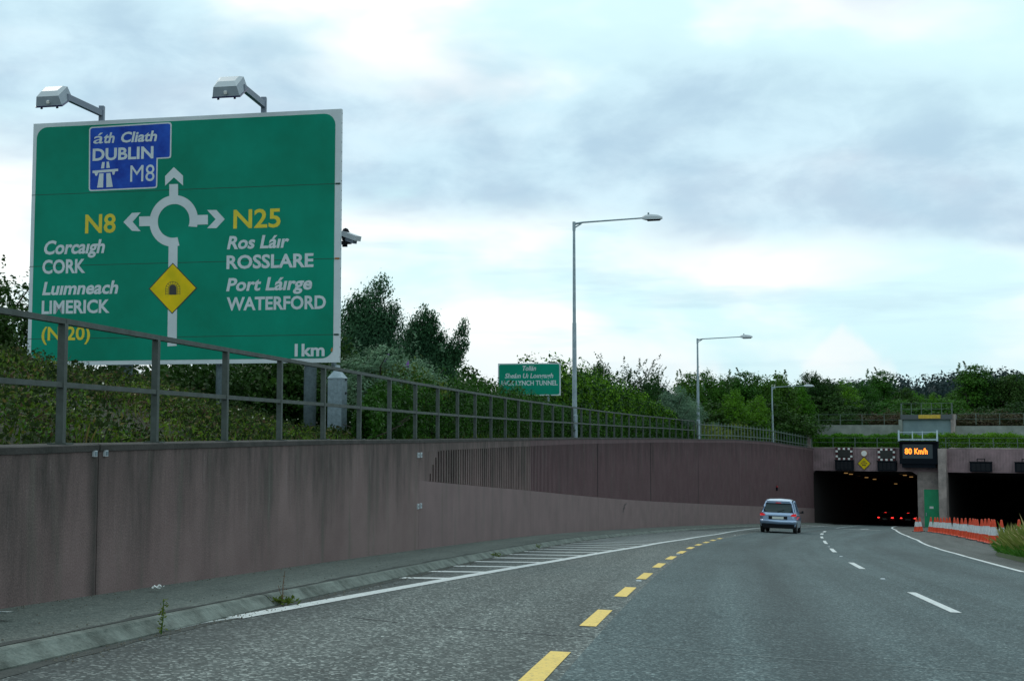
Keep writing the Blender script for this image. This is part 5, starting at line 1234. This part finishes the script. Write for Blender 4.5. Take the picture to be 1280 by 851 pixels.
# loose grit and leaf scraps gathered in the gutter and against the wall
gr = np.random.default_rng(66); mb = MB()
for i in range(1500):
    s_ = -3 + 34 * gr.random() ** 1.3; g_ = gr.random()
    if g_ < .55: u_ = 1.50 + abs(gr.normal()) * .10; x, y, z = R3(s_, u_, .006)
    elif g_ < .8: u_ = .14 + abs(gr.normal()) * .06; x, y = P(s_, u_); z = zb(s_) - .045 * u_ + .002
    else: u_ = gr.uniform(.15, 1.25); x, y = P(s_, u_); z = zb(s_) - .045 * u_ + .002
    q = gr.uniform(.004, .013); a = gr.uniform(0, 6.28)
    mb.add([(x + q * cos(a), y + q * sin(a), z), (x + q * cos(a + 2.2), y + q * sin(a + 2.2), z), (x + q * cos(a + 4.1), y + q * sin(a + 4.1), z), (x, y, z + q * .8)], [(0, 1, 3), (1, 2, 3), (2, 0, 3)])
M['grit'] = mat('mixed_grit', (.16, .16, .13), .9, var=(.05, .045, .03), vscale=30)
tag(mb.build('grit', M['grit']), 'loose grit and scraps in the gutter and at the wall foot', 'grit', kind='stuff')

# ================================================================== BANK AND LAND BEHIND
def gz_(s, u):
    """ground level behind the wall (u negative)"""
    d = max(0.0, -u - .5 - max(0.0, s - 6) * .24); left = float(np.interp(s, [-40, 8, 20, 32, 60], [1, 1, .62, .12, .05]))
    return zt(s) - .08 + left * min(.28 * d, 1.5 + .02 * d) + .03 * sin(s * 1.7) * min(1, d) + .02 * sin(u * 2.3)
mb = MB(); ns, nu_ = 80, 26; us = [-.44] + [-.5 - 60 * (k / nu_) ** 1.8 for k in range(1, nu_ + 1)]
for i in range(ns + 1):
    s = -40 + (160) * i / ns
    for u in us: x, y = P(s, u); mb.v.append((x, y, gz_(s, u)))
k = len(us)
for i in range(ns):
    for j in range(k - 1): mb.f.append((i * k + j, i * k + j + 1, (i + 1) * k + j + 1, (i + 1) * k + j))
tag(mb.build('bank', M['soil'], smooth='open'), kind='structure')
# land above the tunnel rising to a far hill
def land(t, d):
    z = -1.5 if d < 9.2 else .25
    far = max(0.0, d - 120); z += 6.0 * (1 - math.exp(-(max(0, d - 130) / 220.0) ** 2)) * (.35 + .65 * max(0, min(1, (t + 290) / 130)))
    hill = 15.5 * math.exp(-((d - 520) / 190.0) ** 2) * (0.62 + .22 * sin(t * .016 + 1.2)) * max(0, min(1, (t + 290) / 130)) + 1.2 * sin(t * .021) * min(1, far / 200)
    return z + max(0, hill) + .15 * sin(t * .3) * sin(d * .27)
mb = MB(); ts = [-420 + 20 * k for k in range(48)] ; ts = sorted(set(ts + [-.6, 26])); ds = [.75, 3, 6, 9.15, 9.25, 14, 22, 34, 50, 75, 110, 150, 200, 260, 330, 400, 460, 520, 600, 700, 900, 1300]
for d in ds:
    for t in ts: mb.v.append(Q(t, d, land(t, d)))
k = len(ts)
for i in range(len(ds) - 1):
    for j in range(k - 1): mb.f.append((i * k + j, i * k + j + 1, (i + 1) * k + j + 1, (i + 1) * k + j))
tag(mb.build('hillside', M['turf'], smooth='open'), kind='structure')

# weeds, brambles and grass smothering the bank behind the wall
rng = np.random.default_rng(77)
def noise1(x, y, f, ph): return np.sin(x * f + ph) * np.cos(y * f * 1.3 + ph * 2) * .5 + np.sin(x * f * 2.3 + y * f * 1.7 + ph * 3) * .3 + np.sin(x * f * 5.1 - y * f * 4.3 + ph) * .2
def cover(name, n, s0, s1, umax, hmax, m, size, seed, thresh, label, asp=.45, up=.5, hfun=None, patch=1.1, power=1.6):
    rng = np.random.default_rng(seed); s = rng.uniform(s0, s1, n * 2); u = -.55 - (umax - .55) * rng.random(n * 2) ** 1.15
    keep = noise1(s, u, patch, seed) > thresh; s = s[keep][:n]; u = u[keep][:n]; n = len(s)
    x = np.interp(s, _S, _X); y = np.interp(s, _S, _Y); th = np.array([heading(q) for q in s]); X = x + u * np.cos(th); Y = y - u * np.sin(th)
    g = np.array([gz_(a, b) for a, b in zip(s, u)]); hh = hmax * np.clip(1.15 - (s - 6) * .07 + np.clip(-u - (s - 6) * .24, 0, 3) * .25, .32, 1.0) * (.55 + .45 * noise1(s, u, .9, 1.0)) * np.clip((-u - .35) * 1.1, .25, 1)
    if hfun is not None: hh = hh * hfun(s, u)
    z = g + np.maximum(hh, .04) * rng.random(n) ** (1 / power)
    pos = np.stack([X, Y, z], 1); nr = rng.normal(size=(n, 3)) * .8 + np.array([.1, -.45, up])
    o = link(name, leaf_mesh(name, pos, nr, size * rng.uniform(.6, 1.5, n), m, asp, seed)); tag(o, label, 'plants', kind='stuff'); return o
cover('ground_cover', 100000, -9, 34, 9.5, .62, M['l_bank'], .052, 3, -.30, 'mixed green weeds covering the bank behind the railing')
cover('brambles', 80000, -9, 36, 11, .74, M['l_bramb'], .062, 9, -.30, 'dark tangled brambles over the upper bank in front of the big sign', asp=.6)
cover('dead_stems', 30000, -9, 36, 8, .50, M['l_brown'], .085, 14, -.15, 'brown dead stems among the weeds on the bank', asp=.14, up=.2)
cover('nettles', 15000, -9, 36, 4.5, .44, M['l_grass2'], .05, 21, .18, 'bright green young weeds along the back edge of the wall', asp=.4)
cover('ground_cover', 24000, 34, 114, 7, .45, M['l_mid'], .16, 31, -.4, 'green growth behind the far end of the railing')
def blades(name, n, fn, h, w, m, seed, label, lean=.3):
    rng = np.random.default_rng(seed); base = fn(rng, n); n = len(base); d = rng.normal(size=(n, 3)) * [lean, lean, 0] + [0, 0, 1]; d /= np.linalg.norm(d, axis=1, keepdims=True)
    L_ = h * rng.uniform(.45, 1.15, n) * (.72 + .3 * np.sin(base[:, 0] * 2.9 + base[:, 1] * .8) * np.cos(base[:, 1] * 2.1 + .5) + .2 * np.sin(base[:, 0] * 6 + base[:, 1] * 5)); c = base + d * (L_ / 2)[:, None]
    side = rng.normal(size=(n, 3)); side[:, 2] = 0; side /= np.linalg.norm(side, axis=1, keepdims=True); nr = np.cross(d, side)
    a = d; b = side; v = np.empty((n, 4, 3)); l2 = (L_ / 2)[:, None]
    v[:, 0] = c - a * l2 - b * w; v[:, 1] = c - a * l2 + b * w; v[:, 2] = c + a * l2 * .3 + b * w * .8 + side * 0; v[:, 3] = c + a * l2 + nr * L_[:, None] * .12
    me = bpy.data.meshes.new(name); me.vertices.add(n * 4); me.vertices.foreach_set('co', v.reshape(-1)); me.loops.add(n * 4); me.loops.foreach_set('vertex_index', np.arange(n * 4, dtype=np.int32)); me.polygons.add(n); me.polygons.foreach_set('loop_start', np.arange(0, n * 4, 4, dtype=np.int32)); me.update(calc_edges=True); me.validate(); me.materials.append(m)
    o = link(name, me); tag(o, label, 'grass', kind='stuff'); return o
def bankpt(rng, n, s0=-9, s1=34, umax=6):
    s = rng.uniform(s0, s1, n); u = -.5 - umax * rng.random(n) ** 1.4; th = np.array([heading(q) for q in s])
    return np.stack([np.interp(s, _S, _X) + u * np.cos(th), np.interp(s, _S, _Y) - u * np.sin(th), np.array([gz_(a, b) for a, b in zip(s, u)])], 1)
blades('bank_grass', 9000, bankpt, .26, .004, M['l_bank'], 41, 'thin grass blades among the weeds on the bank')
# white flecks of bindweed
p = bankpt(rng, 60, 0, 40, 5) + [0, 0, .42]; tag(link('bindweed_flowers', leaf_mesh('bindweed_flowers', p, rng.normal(size=(60, 3)) + [0, -1, .3], np.full(60, .032), M['blossom'], .9, 3)), 'scattered small white flowers on the bank and hedge', 'flowers', kind='stuff')

# ---- hedges: dense leafy bands following the railing
def hedge(label, stations, n, m, leaf, seed, m2=None, name='hedge'):
    """stations: (s, u_front, u_back, height)"""
    rng = np.random.default_rng(seed); S_ = np.array(stations); s = rng.uniform(S_[0, 0], S_[-1, 0], n)
    uf = np.interp(s, S_[:, 0], S_[:, 1]); ub = np.interp(s, S_[:, 0], S_[:, 2]); h = np.interp(s, S_[:, 0], S_[:, 3])
    a = rng.uniform(0, pi, n); lump = 1 + .14 * np.sin(s * 2.1 + seed) + .10 * np.sin(s * 5.3 + a * 3) + .07 * np.sin(s * 11.0 + a * 7)
    rr_ = np.where(rng.random(n) < .7, rng.uniform(.86, 1.05, n), rng.uniform(.3, .9, n)) * lump
    u = (uf + ub) / 2 + (uf - ub) / 2 * np.sign(np.cos(a)) * np.abs(np.cos(a)) ** .6 * np.minimum(rr_, 1.0 + .0 * rr_); zrel = h * np.abs(np.sin(a)) ** .6 * rr_
    low = rng.random(n) < .25; zrel = np.where(low, h * rng.random(n) * .9, zrel)
    th = np.array([heading(q) for q in s]); X = np.interp(s, _S, _X) + u * np.cos(th); Y = np.interp(s, _S, _Y) - u * np.sin(th); z0 = np.array([zt(q) for q in s]) - .05
    pos = np.stack([X, Y, z0 + zrel], 1) + rng.normal(size=(n, 3)) * leaf * .5
    nr = np.stack([np.cos(a) * np.cos(th), -np.cos(a) * np.sin(th), np.sin(a)], 1) * .7 + rng.normal(size=(n, 3)) * .6
    s_m = stations[len(stations) // 2]; t = thing(name, (*P(s_m[0], (s_m[1] + s_m[2]) / 2), zt(s_m[0])), label, 'hedge')
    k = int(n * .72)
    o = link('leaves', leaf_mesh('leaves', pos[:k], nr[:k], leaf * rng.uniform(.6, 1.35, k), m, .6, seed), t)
    o = link('shade_leaves', leaf_mesh('shade_leaves', pos[k:] * 1.0, nr[k:], leaf * rng.uniform(1.1, 2.0, n - k), m2 or M['l_dark'], .6, seed), t)  # larger leaves whose darker colour stands for the hedge's inner shade
    # woody stems inside
    mb = MB(); r2 = random.Random(seed); q = stations[0][0] + .4
    while q < stations[-1][0]:
        f = np.interp(q, S_[:, 0], S_[:, 1]); b = np.interp(q, S_[:, 0], S_[:, 2]); hh = np.interp(q, S_[:, 0], S_[:, 3]) * .8; c = (f + b) / 2; x, y = P(q, c); z = zt(q) - .3
        for _ in range(3): mb.tube([(x, y, z), (x + r2.uniform(-.2, .2), y + r2.uniform(-.2, .2), z + hh * .55), (x + r2.uniform(-.6, .6), y + r2.uniform(-.5, .5), z + hh)], [.03, .02, .008], 4)
        q += .8
    mb.build('stems', M['bark'], t)
    return t
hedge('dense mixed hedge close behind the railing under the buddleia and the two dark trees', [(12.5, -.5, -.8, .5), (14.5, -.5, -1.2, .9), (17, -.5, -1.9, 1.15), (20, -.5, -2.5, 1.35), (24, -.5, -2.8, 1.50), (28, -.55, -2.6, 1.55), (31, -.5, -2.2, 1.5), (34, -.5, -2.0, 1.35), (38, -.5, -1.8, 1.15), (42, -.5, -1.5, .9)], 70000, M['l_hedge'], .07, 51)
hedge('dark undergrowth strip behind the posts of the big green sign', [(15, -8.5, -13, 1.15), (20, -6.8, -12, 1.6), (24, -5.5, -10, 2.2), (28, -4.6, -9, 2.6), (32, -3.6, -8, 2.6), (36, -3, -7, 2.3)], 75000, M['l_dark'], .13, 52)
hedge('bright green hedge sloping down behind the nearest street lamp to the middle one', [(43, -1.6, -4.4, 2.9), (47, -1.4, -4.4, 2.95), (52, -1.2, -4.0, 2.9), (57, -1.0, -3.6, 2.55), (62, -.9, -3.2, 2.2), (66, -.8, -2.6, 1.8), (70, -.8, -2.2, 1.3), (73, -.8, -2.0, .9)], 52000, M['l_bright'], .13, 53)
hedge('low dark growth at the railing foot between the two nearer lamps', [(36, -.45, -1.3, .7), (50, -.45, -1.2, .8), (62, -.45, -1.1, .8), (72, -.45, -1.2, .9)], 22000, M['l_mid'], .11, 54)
# clipped hedge behind the portal railing
def qhedge(label, t0, t1, d0, d1, z0, z1, n, m, leaf, seed):
    rng = np.random.default_rng(seed); t = rng.uniform(t0, t1, n); a = rng.uniform(0, pi, n)
    lump = 1 + .06 * np.sin(t * 1.3 + seed) + .05 * np.sin(t * 3.7) + .04 * np.sin(t * 9.1 + a * 4); rr_ = rng.uniform(.85, 1.03, n) * lump
    d = (d0 + d1) / 2 - (d1 - d0) / 2 * np.sign(np.cos(a)) * np.abs(np.cos(a)) ** .35 * np.minimum(rr_, 1.05); z = z0 + (z1 - z0) * np.where(rng.random(n) < .5, rng.random(n), np.abs(np.sin(a)) ** .35) * rr_
    pos = np.stack([P0[0] + RX[0] * t + DX[0] * d, P0[1] + RX[1] * t + DX[1] * d, z], 1) + rng.normal(size=(n, 3)) * leaf * .4
    nr = np.stack([-np.cos(a) * DX[0], -np.cos(a) * DX[1], np.sin(a)], 1) * .7 + rng.normal(size=(n, 3)) * .6
    th_ = thing('hedge', Q((t0 + t1) / 2, (d0 + d1) / 2, z0), label, 'hedge'); link('leaves', leaf_mesh('leaves', pos, nr, leaf * rng.uniform(.6, 1.4, n), m, .6, seed), th_)
    mb = MB(); q = t0 + .4
    while q < t1: mb.tube([Q(q, (d0 + d1) / 2, z0 - .1), Q(q + .1, (d0 + d1) / 2, z0 + (z1 - z0) * .7)], [.04, .015], 4); q += .9
    mb.build('stems', M['bark'], th_)
zh = qz(544.0, 1080, 2.2)
qhedge('long clipped green hedge behind the railing over the left tunnel bore', -.2, tP0 - 2.9, .9, 3.4, ZT, zh, 26000, M['l_bright'], .15, 61)
qhedge('clipped green hedge behind the railing over the right tunnel bore', tP0 - 2.6, 30, .9, 3.4, ZT, zh + .08, 30000, M['l_bright'], .15, 62)

# ---- trees and shrubs, each placed by where its top shows
def tree_at(key, x, ytop, Y, zbase, label, wid=1.0, rz=0.0, name='tree', cat='tree', group=None):
    p = at(x, ytop, Y); return plant(key, name, (p.x, p.y, zbase), p.z - zbase, label, cat, group, wid, rz)
# left edge, behind the sign
tree_at('loose', 8, 300, 40, .6, 'dark thin-topped tree at the left edge of view beyond the big sign', 1.15, .4)
tree_at('dark', -30, 330, 37, .6, 'dense dark tree mostly out of view at the far left', 1.2, 1.1)
for i, (x, yt, Y, k, lb) in enumerate([(300, 470, 37, 'dshrub', 'dark bush under the big sign, left of its right-hand post'), (345, 462, 36, 'dshrub', 'dark bush under the big sign close against its right-hand post'), (400, 450, 36, 'dshrub', 'dark bush showing between the sign post and the grey cabinet'), (235, 470, 36, 'dshrub', 'dark bush below the middle of the big green sign'), (150, 445, 37, 'dshrub', 'dark bush beyond the left half of the big green sign')]):
    tree_at(k, x, yt, Y, .0, lb, 1.5, i * 1.3, 'bush', 'bush')
# the two dark wind-blown cypresses beside the sign
def cypress(label, tops, Y, zbase, seed, group, m='l_conif'):
    """plumes given by their tip pixel and width; several plumes make one tree"""
    rng = np.random.default_rng(seed); ps, ns = [], []; x0, y0 = tops[0][:2]; b = at(x0, 500, Y); base = Vector((b.x, b.y, zbase))
    t = thing('cypress_tree', base, label, 'tree', group)
    tips = [at(x, y, Y) - base for x, y, w, dy in tops]
    for (x, y, w, dep), tip in zip(tops, tips):
        root = Vector((tip.x * .35, rng.normal() * .3, .4 + tip.z * dep)); n = int(6500 * w); q = rng.random(n) ** .8
        prof = np.sin(np.clip(1 - q * .90, 0, 1) * pi * .62) ** .85 * w * 1.1
        c = np.array(root)[None] * (1 - q)[:, None] + np.array(tip)[None] * q[:, None]; c[:, 0] -= .35 * w * np.sin(q * pi); ang_ = rng.uniform(0, 2 * pi, n); clump = .72 + .42 * np.sin(q * 17 + ang_ * 2 + seed) + .25 * np.sin(q * 37 + ang_ * 5)
        r = prof * clump * rng.uniform(.5, 1.05, n) ** .5
        off = np.stack([np.cos(ang_) * r, np.sin(ang_) * r, rng.normal(size=n) * .12 + r * .15], 1)
        ps.append(c + off); ns.append(off + rng.normal(size=(n, 3)) * .4 + [0, 0, .2])
    p = np.vstack(ps); n_ = np.vstack(ns); p = p + rng.normal(size=p.shape) * .06; me = leaf_mesh('crown', p, n_, .10 * rng.uniform(.6, 1.4, len(p)), M[m], .38, seed, axis=np.array([.25, 0, 1.0]))
    link('crown', me, t, True); mb = MB()
    for tip in tips: mb.tube([(0, 0, -.6), (tip.x * .3, 0, tip.z * .35), tuple(tip * .85)], [.13, .09, .02], 7)
    o = mb.build('trunk', M['bark']); o.parent = t
    return t
cypress('dark cypress beside the right edge of the big sign, the taller of two', [(476, 353, .85, .1), (462, 372, .75, .1), (447, 370, .5, .15), (438, 382, .6, .1), (492, 385, .7, .1), (446, 398, 1.1, 0), (470, 395, 1.2, 0), (488, 400, 1.0, 0), (458, 425, 1.2, 0)], 41, .0, 5, 'dark cypresses beside the sign')
cypress('dark cypress leaning right with an outstretched branch, the shorter of two', [(531, 388, .6, .1), (520, 402, .55, .1), (541, 395, .45, .2), (582, 404, .33, .25), (583, 428, .25, .3), (552, 420, .6, .1), (524, 420, .9, 0), (574, 440, .5, .2), (545, 432, 1.0, 0), (562, 436, .7, .1), (510, 418, .7, 0), (540, 408, .7, .1)], 43, .0, 6, 'dark cypresses beside the sign')
# buddleia with purple flowers
bl = tree_at('blue', 474, 408, 31, .0, 'blue-green buddleia with purple flower spikes behind the railing', 1.7, .2, 'buddleia', 'shrub')
tree_at('blue', 520, 428, 32.5, .0, 'smaller blue-green buddleia to the right of the flowering one', 1.7, 2.2, 'buddleia', 'shrub')
tree_at('yshrub', 505, 445, 31, .1, 'yellow-green shrub below the purple flowers', .6, .2, 'bush', 'bush')
mb = MB()
for (x, y, w) in ((484, 447, .10), (508.5, 458, .14), (481, 452, .07), (512, 478, .07), (526, 482, .09)):
    c = at(x, y, 31.3); mb2 = MB(); v = c + Vector((.04, 0, w)); mb2.tube([tuple(c - Vector((0.02, 0, w))), tuple(c), tuple(v)], [.02, w * .45, .012], 8); o = mb2.build('flower_spike', M['purple'], bl)
# spiky tree and neighbours beyond the bright hedge
T = [('loose', 783, 436, 78, -.3, 'spiky-topped tree with long bare shoots right of the nearest street lamp', 1.25, .3),
     ('blue', 722, 447, 74, -.3, 'grey-green shrubby tree directly behind the nearest street lamp', .8, 1.0),
     ('dark', 742, 446, 80, -.3, 'dark tree just right of the nearest street lamp', .9, 2.0),
     ('loose', 818, 448, 84, -.4, 'thin dark tree right of the spiky-topped one', .8, 1.4),
     ('blue', 846, 468, 80, -.4, 'blue-green bushy tree left of the middle street lamp', 1.2, .2),
     ('blue', 862, 490, 84, -.5, 'low blue-green shrub against the pole of the middle street lamp', 1.3, 2.9),
     ('tall', 860, 458, 112, -.8, 'pointed mid-green tree behind the middle street lamp, on its left', 1.2, .5),
     ('round', 884, 457, 118, -.8, 'round mid-green tree just right of the middle street lamp', 1.05, 1.5),
     ('dark', 907, 462, 122, -.9, 'dark round tree beneath the lantern of the middle street lamp', 1.1, 2.5),
     ('tall', 930, 456, 118, -.9, 'pointed tree half way between the middle and farthest lamps', 1.3, .9),
     ('light', 915, 480, 106, -.9, 'lighter green tree in front of the row, right of the middle lamp', 1.1, .3),
     ('round', 952, 464, 124, -.9, 'round green tree just left of the farthest street lamp', 1.1, 3.3),
     ('tall', 975, 459, 126, -1, 'pointed tree behind the lantern of the farthest street lamp', 1.3, 2.3),
     ('light', 944, 489, 108, -1, 'light green bushy tree low down left of the farthest lamp', 1.2, 1.3),
     ('dark', 1012, 458, 140, .2, 'blackish tree standing taller above the left end of the upper wall', 1.0, .3),
     ('light', 1000, 474, 128, .2, 'light green tree directly right of the farthest street lamp', 1.05, 2.3),
     ('dark', 1036, 466, 140, .2, 'dark tree second right of the farthest street lamp', 1.1, 4.3),
     ('light', 1056, 468, 150, .2, 'light green tree left of the centre of the wooded skyline', 1.1, 5.3),
     ('round', 1078, 472, 155, .2, 'rounded tree above the left lane signal', 1.2, 1.9),
     ('tall', 1101, 456, 160, .2, 'tall pointed tree above the lane signals', 1.35, .9),
     ('wide', 1124, 478, 165, .2, 'broad dark tree above the plant room on its left side', 1.1, 2.9),
     ('light', 1146, 484, 170, .2, 'light green tree in the gap directly above the plant room', 1.3, 3.9),
     ('light', 1170, 487, 172, .2, 'low bright tree in the gap above the yellow roof sign', 1.3, 4.9),
     ('round', 1192, 484, 160, .2, 'rounded tree right of the plant room gap', 1.2, .1),
     ('tall', 1217, 448, 150, .2, 'tallest pointed tree on the skyline at the right', 1.5, .4),
     ('dark', 1237, 466, 150, .2, 'dark tree second from the right edge of view', 1.2, 1.1),
     ('wide', 1266, 459, 148, .2, 'broad dark tree at the right edge of view', 1.15, 2.1),
     ('wide', 1300, 457, 150, .2, 'broad tree just past the right edge of view', 1.2, 3.1)]
for k, x, yt, Y, zb_, lb, w, rz in T: tree_at(k, x, yt, Y, zb_, lb, w, rz)
# lower bushes filling in front of the trees
B_ = [('yshrub', 884, 527, 96, -.8, 'yellow-green bush behind the fence right of the middle lamp', 1.1), ('yshrub', 915, 524, 105, -.9, 'larger yellow-green bush half way along the pale fence', 1.3), ('yshrub', 943, 531, 110, -1, 'yellow-green bush nearest the farthest lamp', 1.2), ('blue', 893, 522, 104, -.8, 'blue-green bush among the yellow-green ones', 1.4),
      ('shrub', 975, 528, 119, -1, 'green bush between the farthest lamp and the upper wall', 1.6), ('shrub', 1000, 545, 124, -1.3, 'small bush at the corner where fence meets the tunnel railing', 1.2), ('shrub', 860, 530, 91, -.6, 'green bush under the middle lamp at the fence', 1.6),
      ('dshrub', 1020, 492, 138, .2, 'dark bush behind the left end of the upper railing', 1.8), ('dshrub', 1048, 495, 138, .2, 'dark bush behind the upper railing above the left lane signal', 1.8), ('dshrub', 1078, 497, 137, .2, 'dark bush behind the upper railing above the round sign', 1.8), ('shrub', 1105, 500, 137, .2, 'green bush behind the upper railing left of the plant room', 1.8),
      ('rshrub', 1092, 516, 132.5, .0, 'russet shrub spilling over the upper wall left of the plant room', 1.6), ('rshrub', 1112, 512, 132.5, .1, 'russet shrub against the left side of the plant room', 1.2), ('rshrub', 1208, 513, 130, .1, 'brownish shrub right of the plant room behind the railing', 1.5), ('dshrub', 1228, 506, 133, .1, 'dark bush above the right tunnel, nearer the plant room', 1.9), ('rshrub', 1258, 512, 130, .1, 'brownish shrub above the right tunnel near the right edge', 1.9), ('dshrub', 1270, 500, 134, .1, 'dark bush above the right tunnel at the right edge', 2.0),
      ('shrub', 1140, 496, 142, .2, 'green bush behind the roof railing of the plant room, left', 1.8), ('shrub', 1165, 496, 142, .2, 'green bush behind the roof railing of the plant room, middle', 1.8), ('shrub', 1188, 497, 142, .2, 'green bush behind the roof railing of the plant room, right', 1.6), ('dshrub', 1060, 512, 131.5, .2, 'dark bush pressing over the upper wall above the round sign', 1.6), ('dshrub', 990, 500, 130, -1, 'dark bush left of the upper wall end', 1.8), ('dshrub', 960, 500, 120, -1, 'dark bush behind the pole of the farthest lamp', 1.8), ('dshrub', 930, 503, 114, -1, 'dark bush under the pointed tree by the pale fence', 1.8), ('dshrub', 893, 500, 106, -.9, 'dark bush right of the middle lamp pole', 1.8)]
for i, (k, x, yt, Y, zb_, lb, w) in enumerate(B_): tree_at(k, x, yt, Y, zb_, lb, w, i * 1.7, 'bush', 'bush')

# ---- far wooded hill: one mass of crowns on the slope
rng = np.random.default_rng(90); cl = []
for i in range(430):
    t = rng.uniform(-280, 200); d = rng.uniform(330, 540)
    z = land(t, d); r = rng.uniform(3.5, 8); n = 250; dd = rng.normal(size=(n, 3)); dd /= np.linalg.norm(dd, axis=1, keepdims=True)
    c = np.array(Q(t, d, z + r * .75)); cl.append((c + dd * r * rng.uniform(.6, 1.1, (n, 1)) * (1 + .18 * np.sin(dd[:, :1] * 7 + i) * np.sin(dd[:, 2:] * 6)) * [1, 1, .8], dd))
p = np.vstack([a for a, b in cl]); nn_ = np.vstack([b for a, b in cl]) + rng.normal(size=(len(p), 3)) * .3
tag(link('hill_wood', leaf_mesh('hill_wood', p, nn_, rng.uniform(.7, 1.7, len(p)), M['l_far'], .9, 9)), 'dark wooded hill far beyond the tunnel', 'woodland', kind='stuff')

# ---- tall grass on the verge at the right edge
verge = MB(); prs = []
for i in range(13):
    s = 8 + i * 3.0; uL = float(np.interp(s, [8, 26, 36, 44], [13.3, 13.95, 14.5, 15.6])); prs.append((s, uL))
for (s, u) in prs:
    for f, h in ((0, .004), (.06, .12), (1.0, .16), (3.0, .16), (3.1, .0)): verge.v.append(R3(s, u + f, h))
for i in range(12):
    for j in range(4): verge.f.append((i * 5 + j, i * 5 + j + 1, (i + 1) * 5 + j + 1, (i + 1) * 5 + j))
tag(verge.build('grass_verge', M['turf'], smooth='open'), kind='structure')
def vpt(rng, n):
    s = rng.uniform(20, 44, n); u = np.interp(s, [8, 26, 36, 44], [13.35, 14.0, 14.55, 15.65]) + .05 + 2.8 * rng.random(n)
    return np.array([R3(a, b, .1) for a, b in zip(s, u)])
blades('verge_grass', 24000, vpt, .52, .007, M['l_grass2'], 71, 'lush green grass along the foot of the verge at the right edge', .75)
def vpt2(rng, n):
    s = rng.uniform(22, 43, n * 3); s = s[np.sin(s * 2.7) + np.sin(s * 6.1 + 1) + rng.normal(size=n * 3) * .5 > .0][:n]; n = len(s); u = np.interp(s, [8, 26, 36, 44], [13.35, 14.0, 14.55, 15.65]) + .35 + 2.4 * rng.random(n)
    return np.array([R3(a, b, .1) for a, b in zip(s, u)])
blades('seeding_grass', 20000, vpt2, 1.05, .004, M['l_grass'], 72, 'tall pale seeding grass on the verge at the right edge', .62)
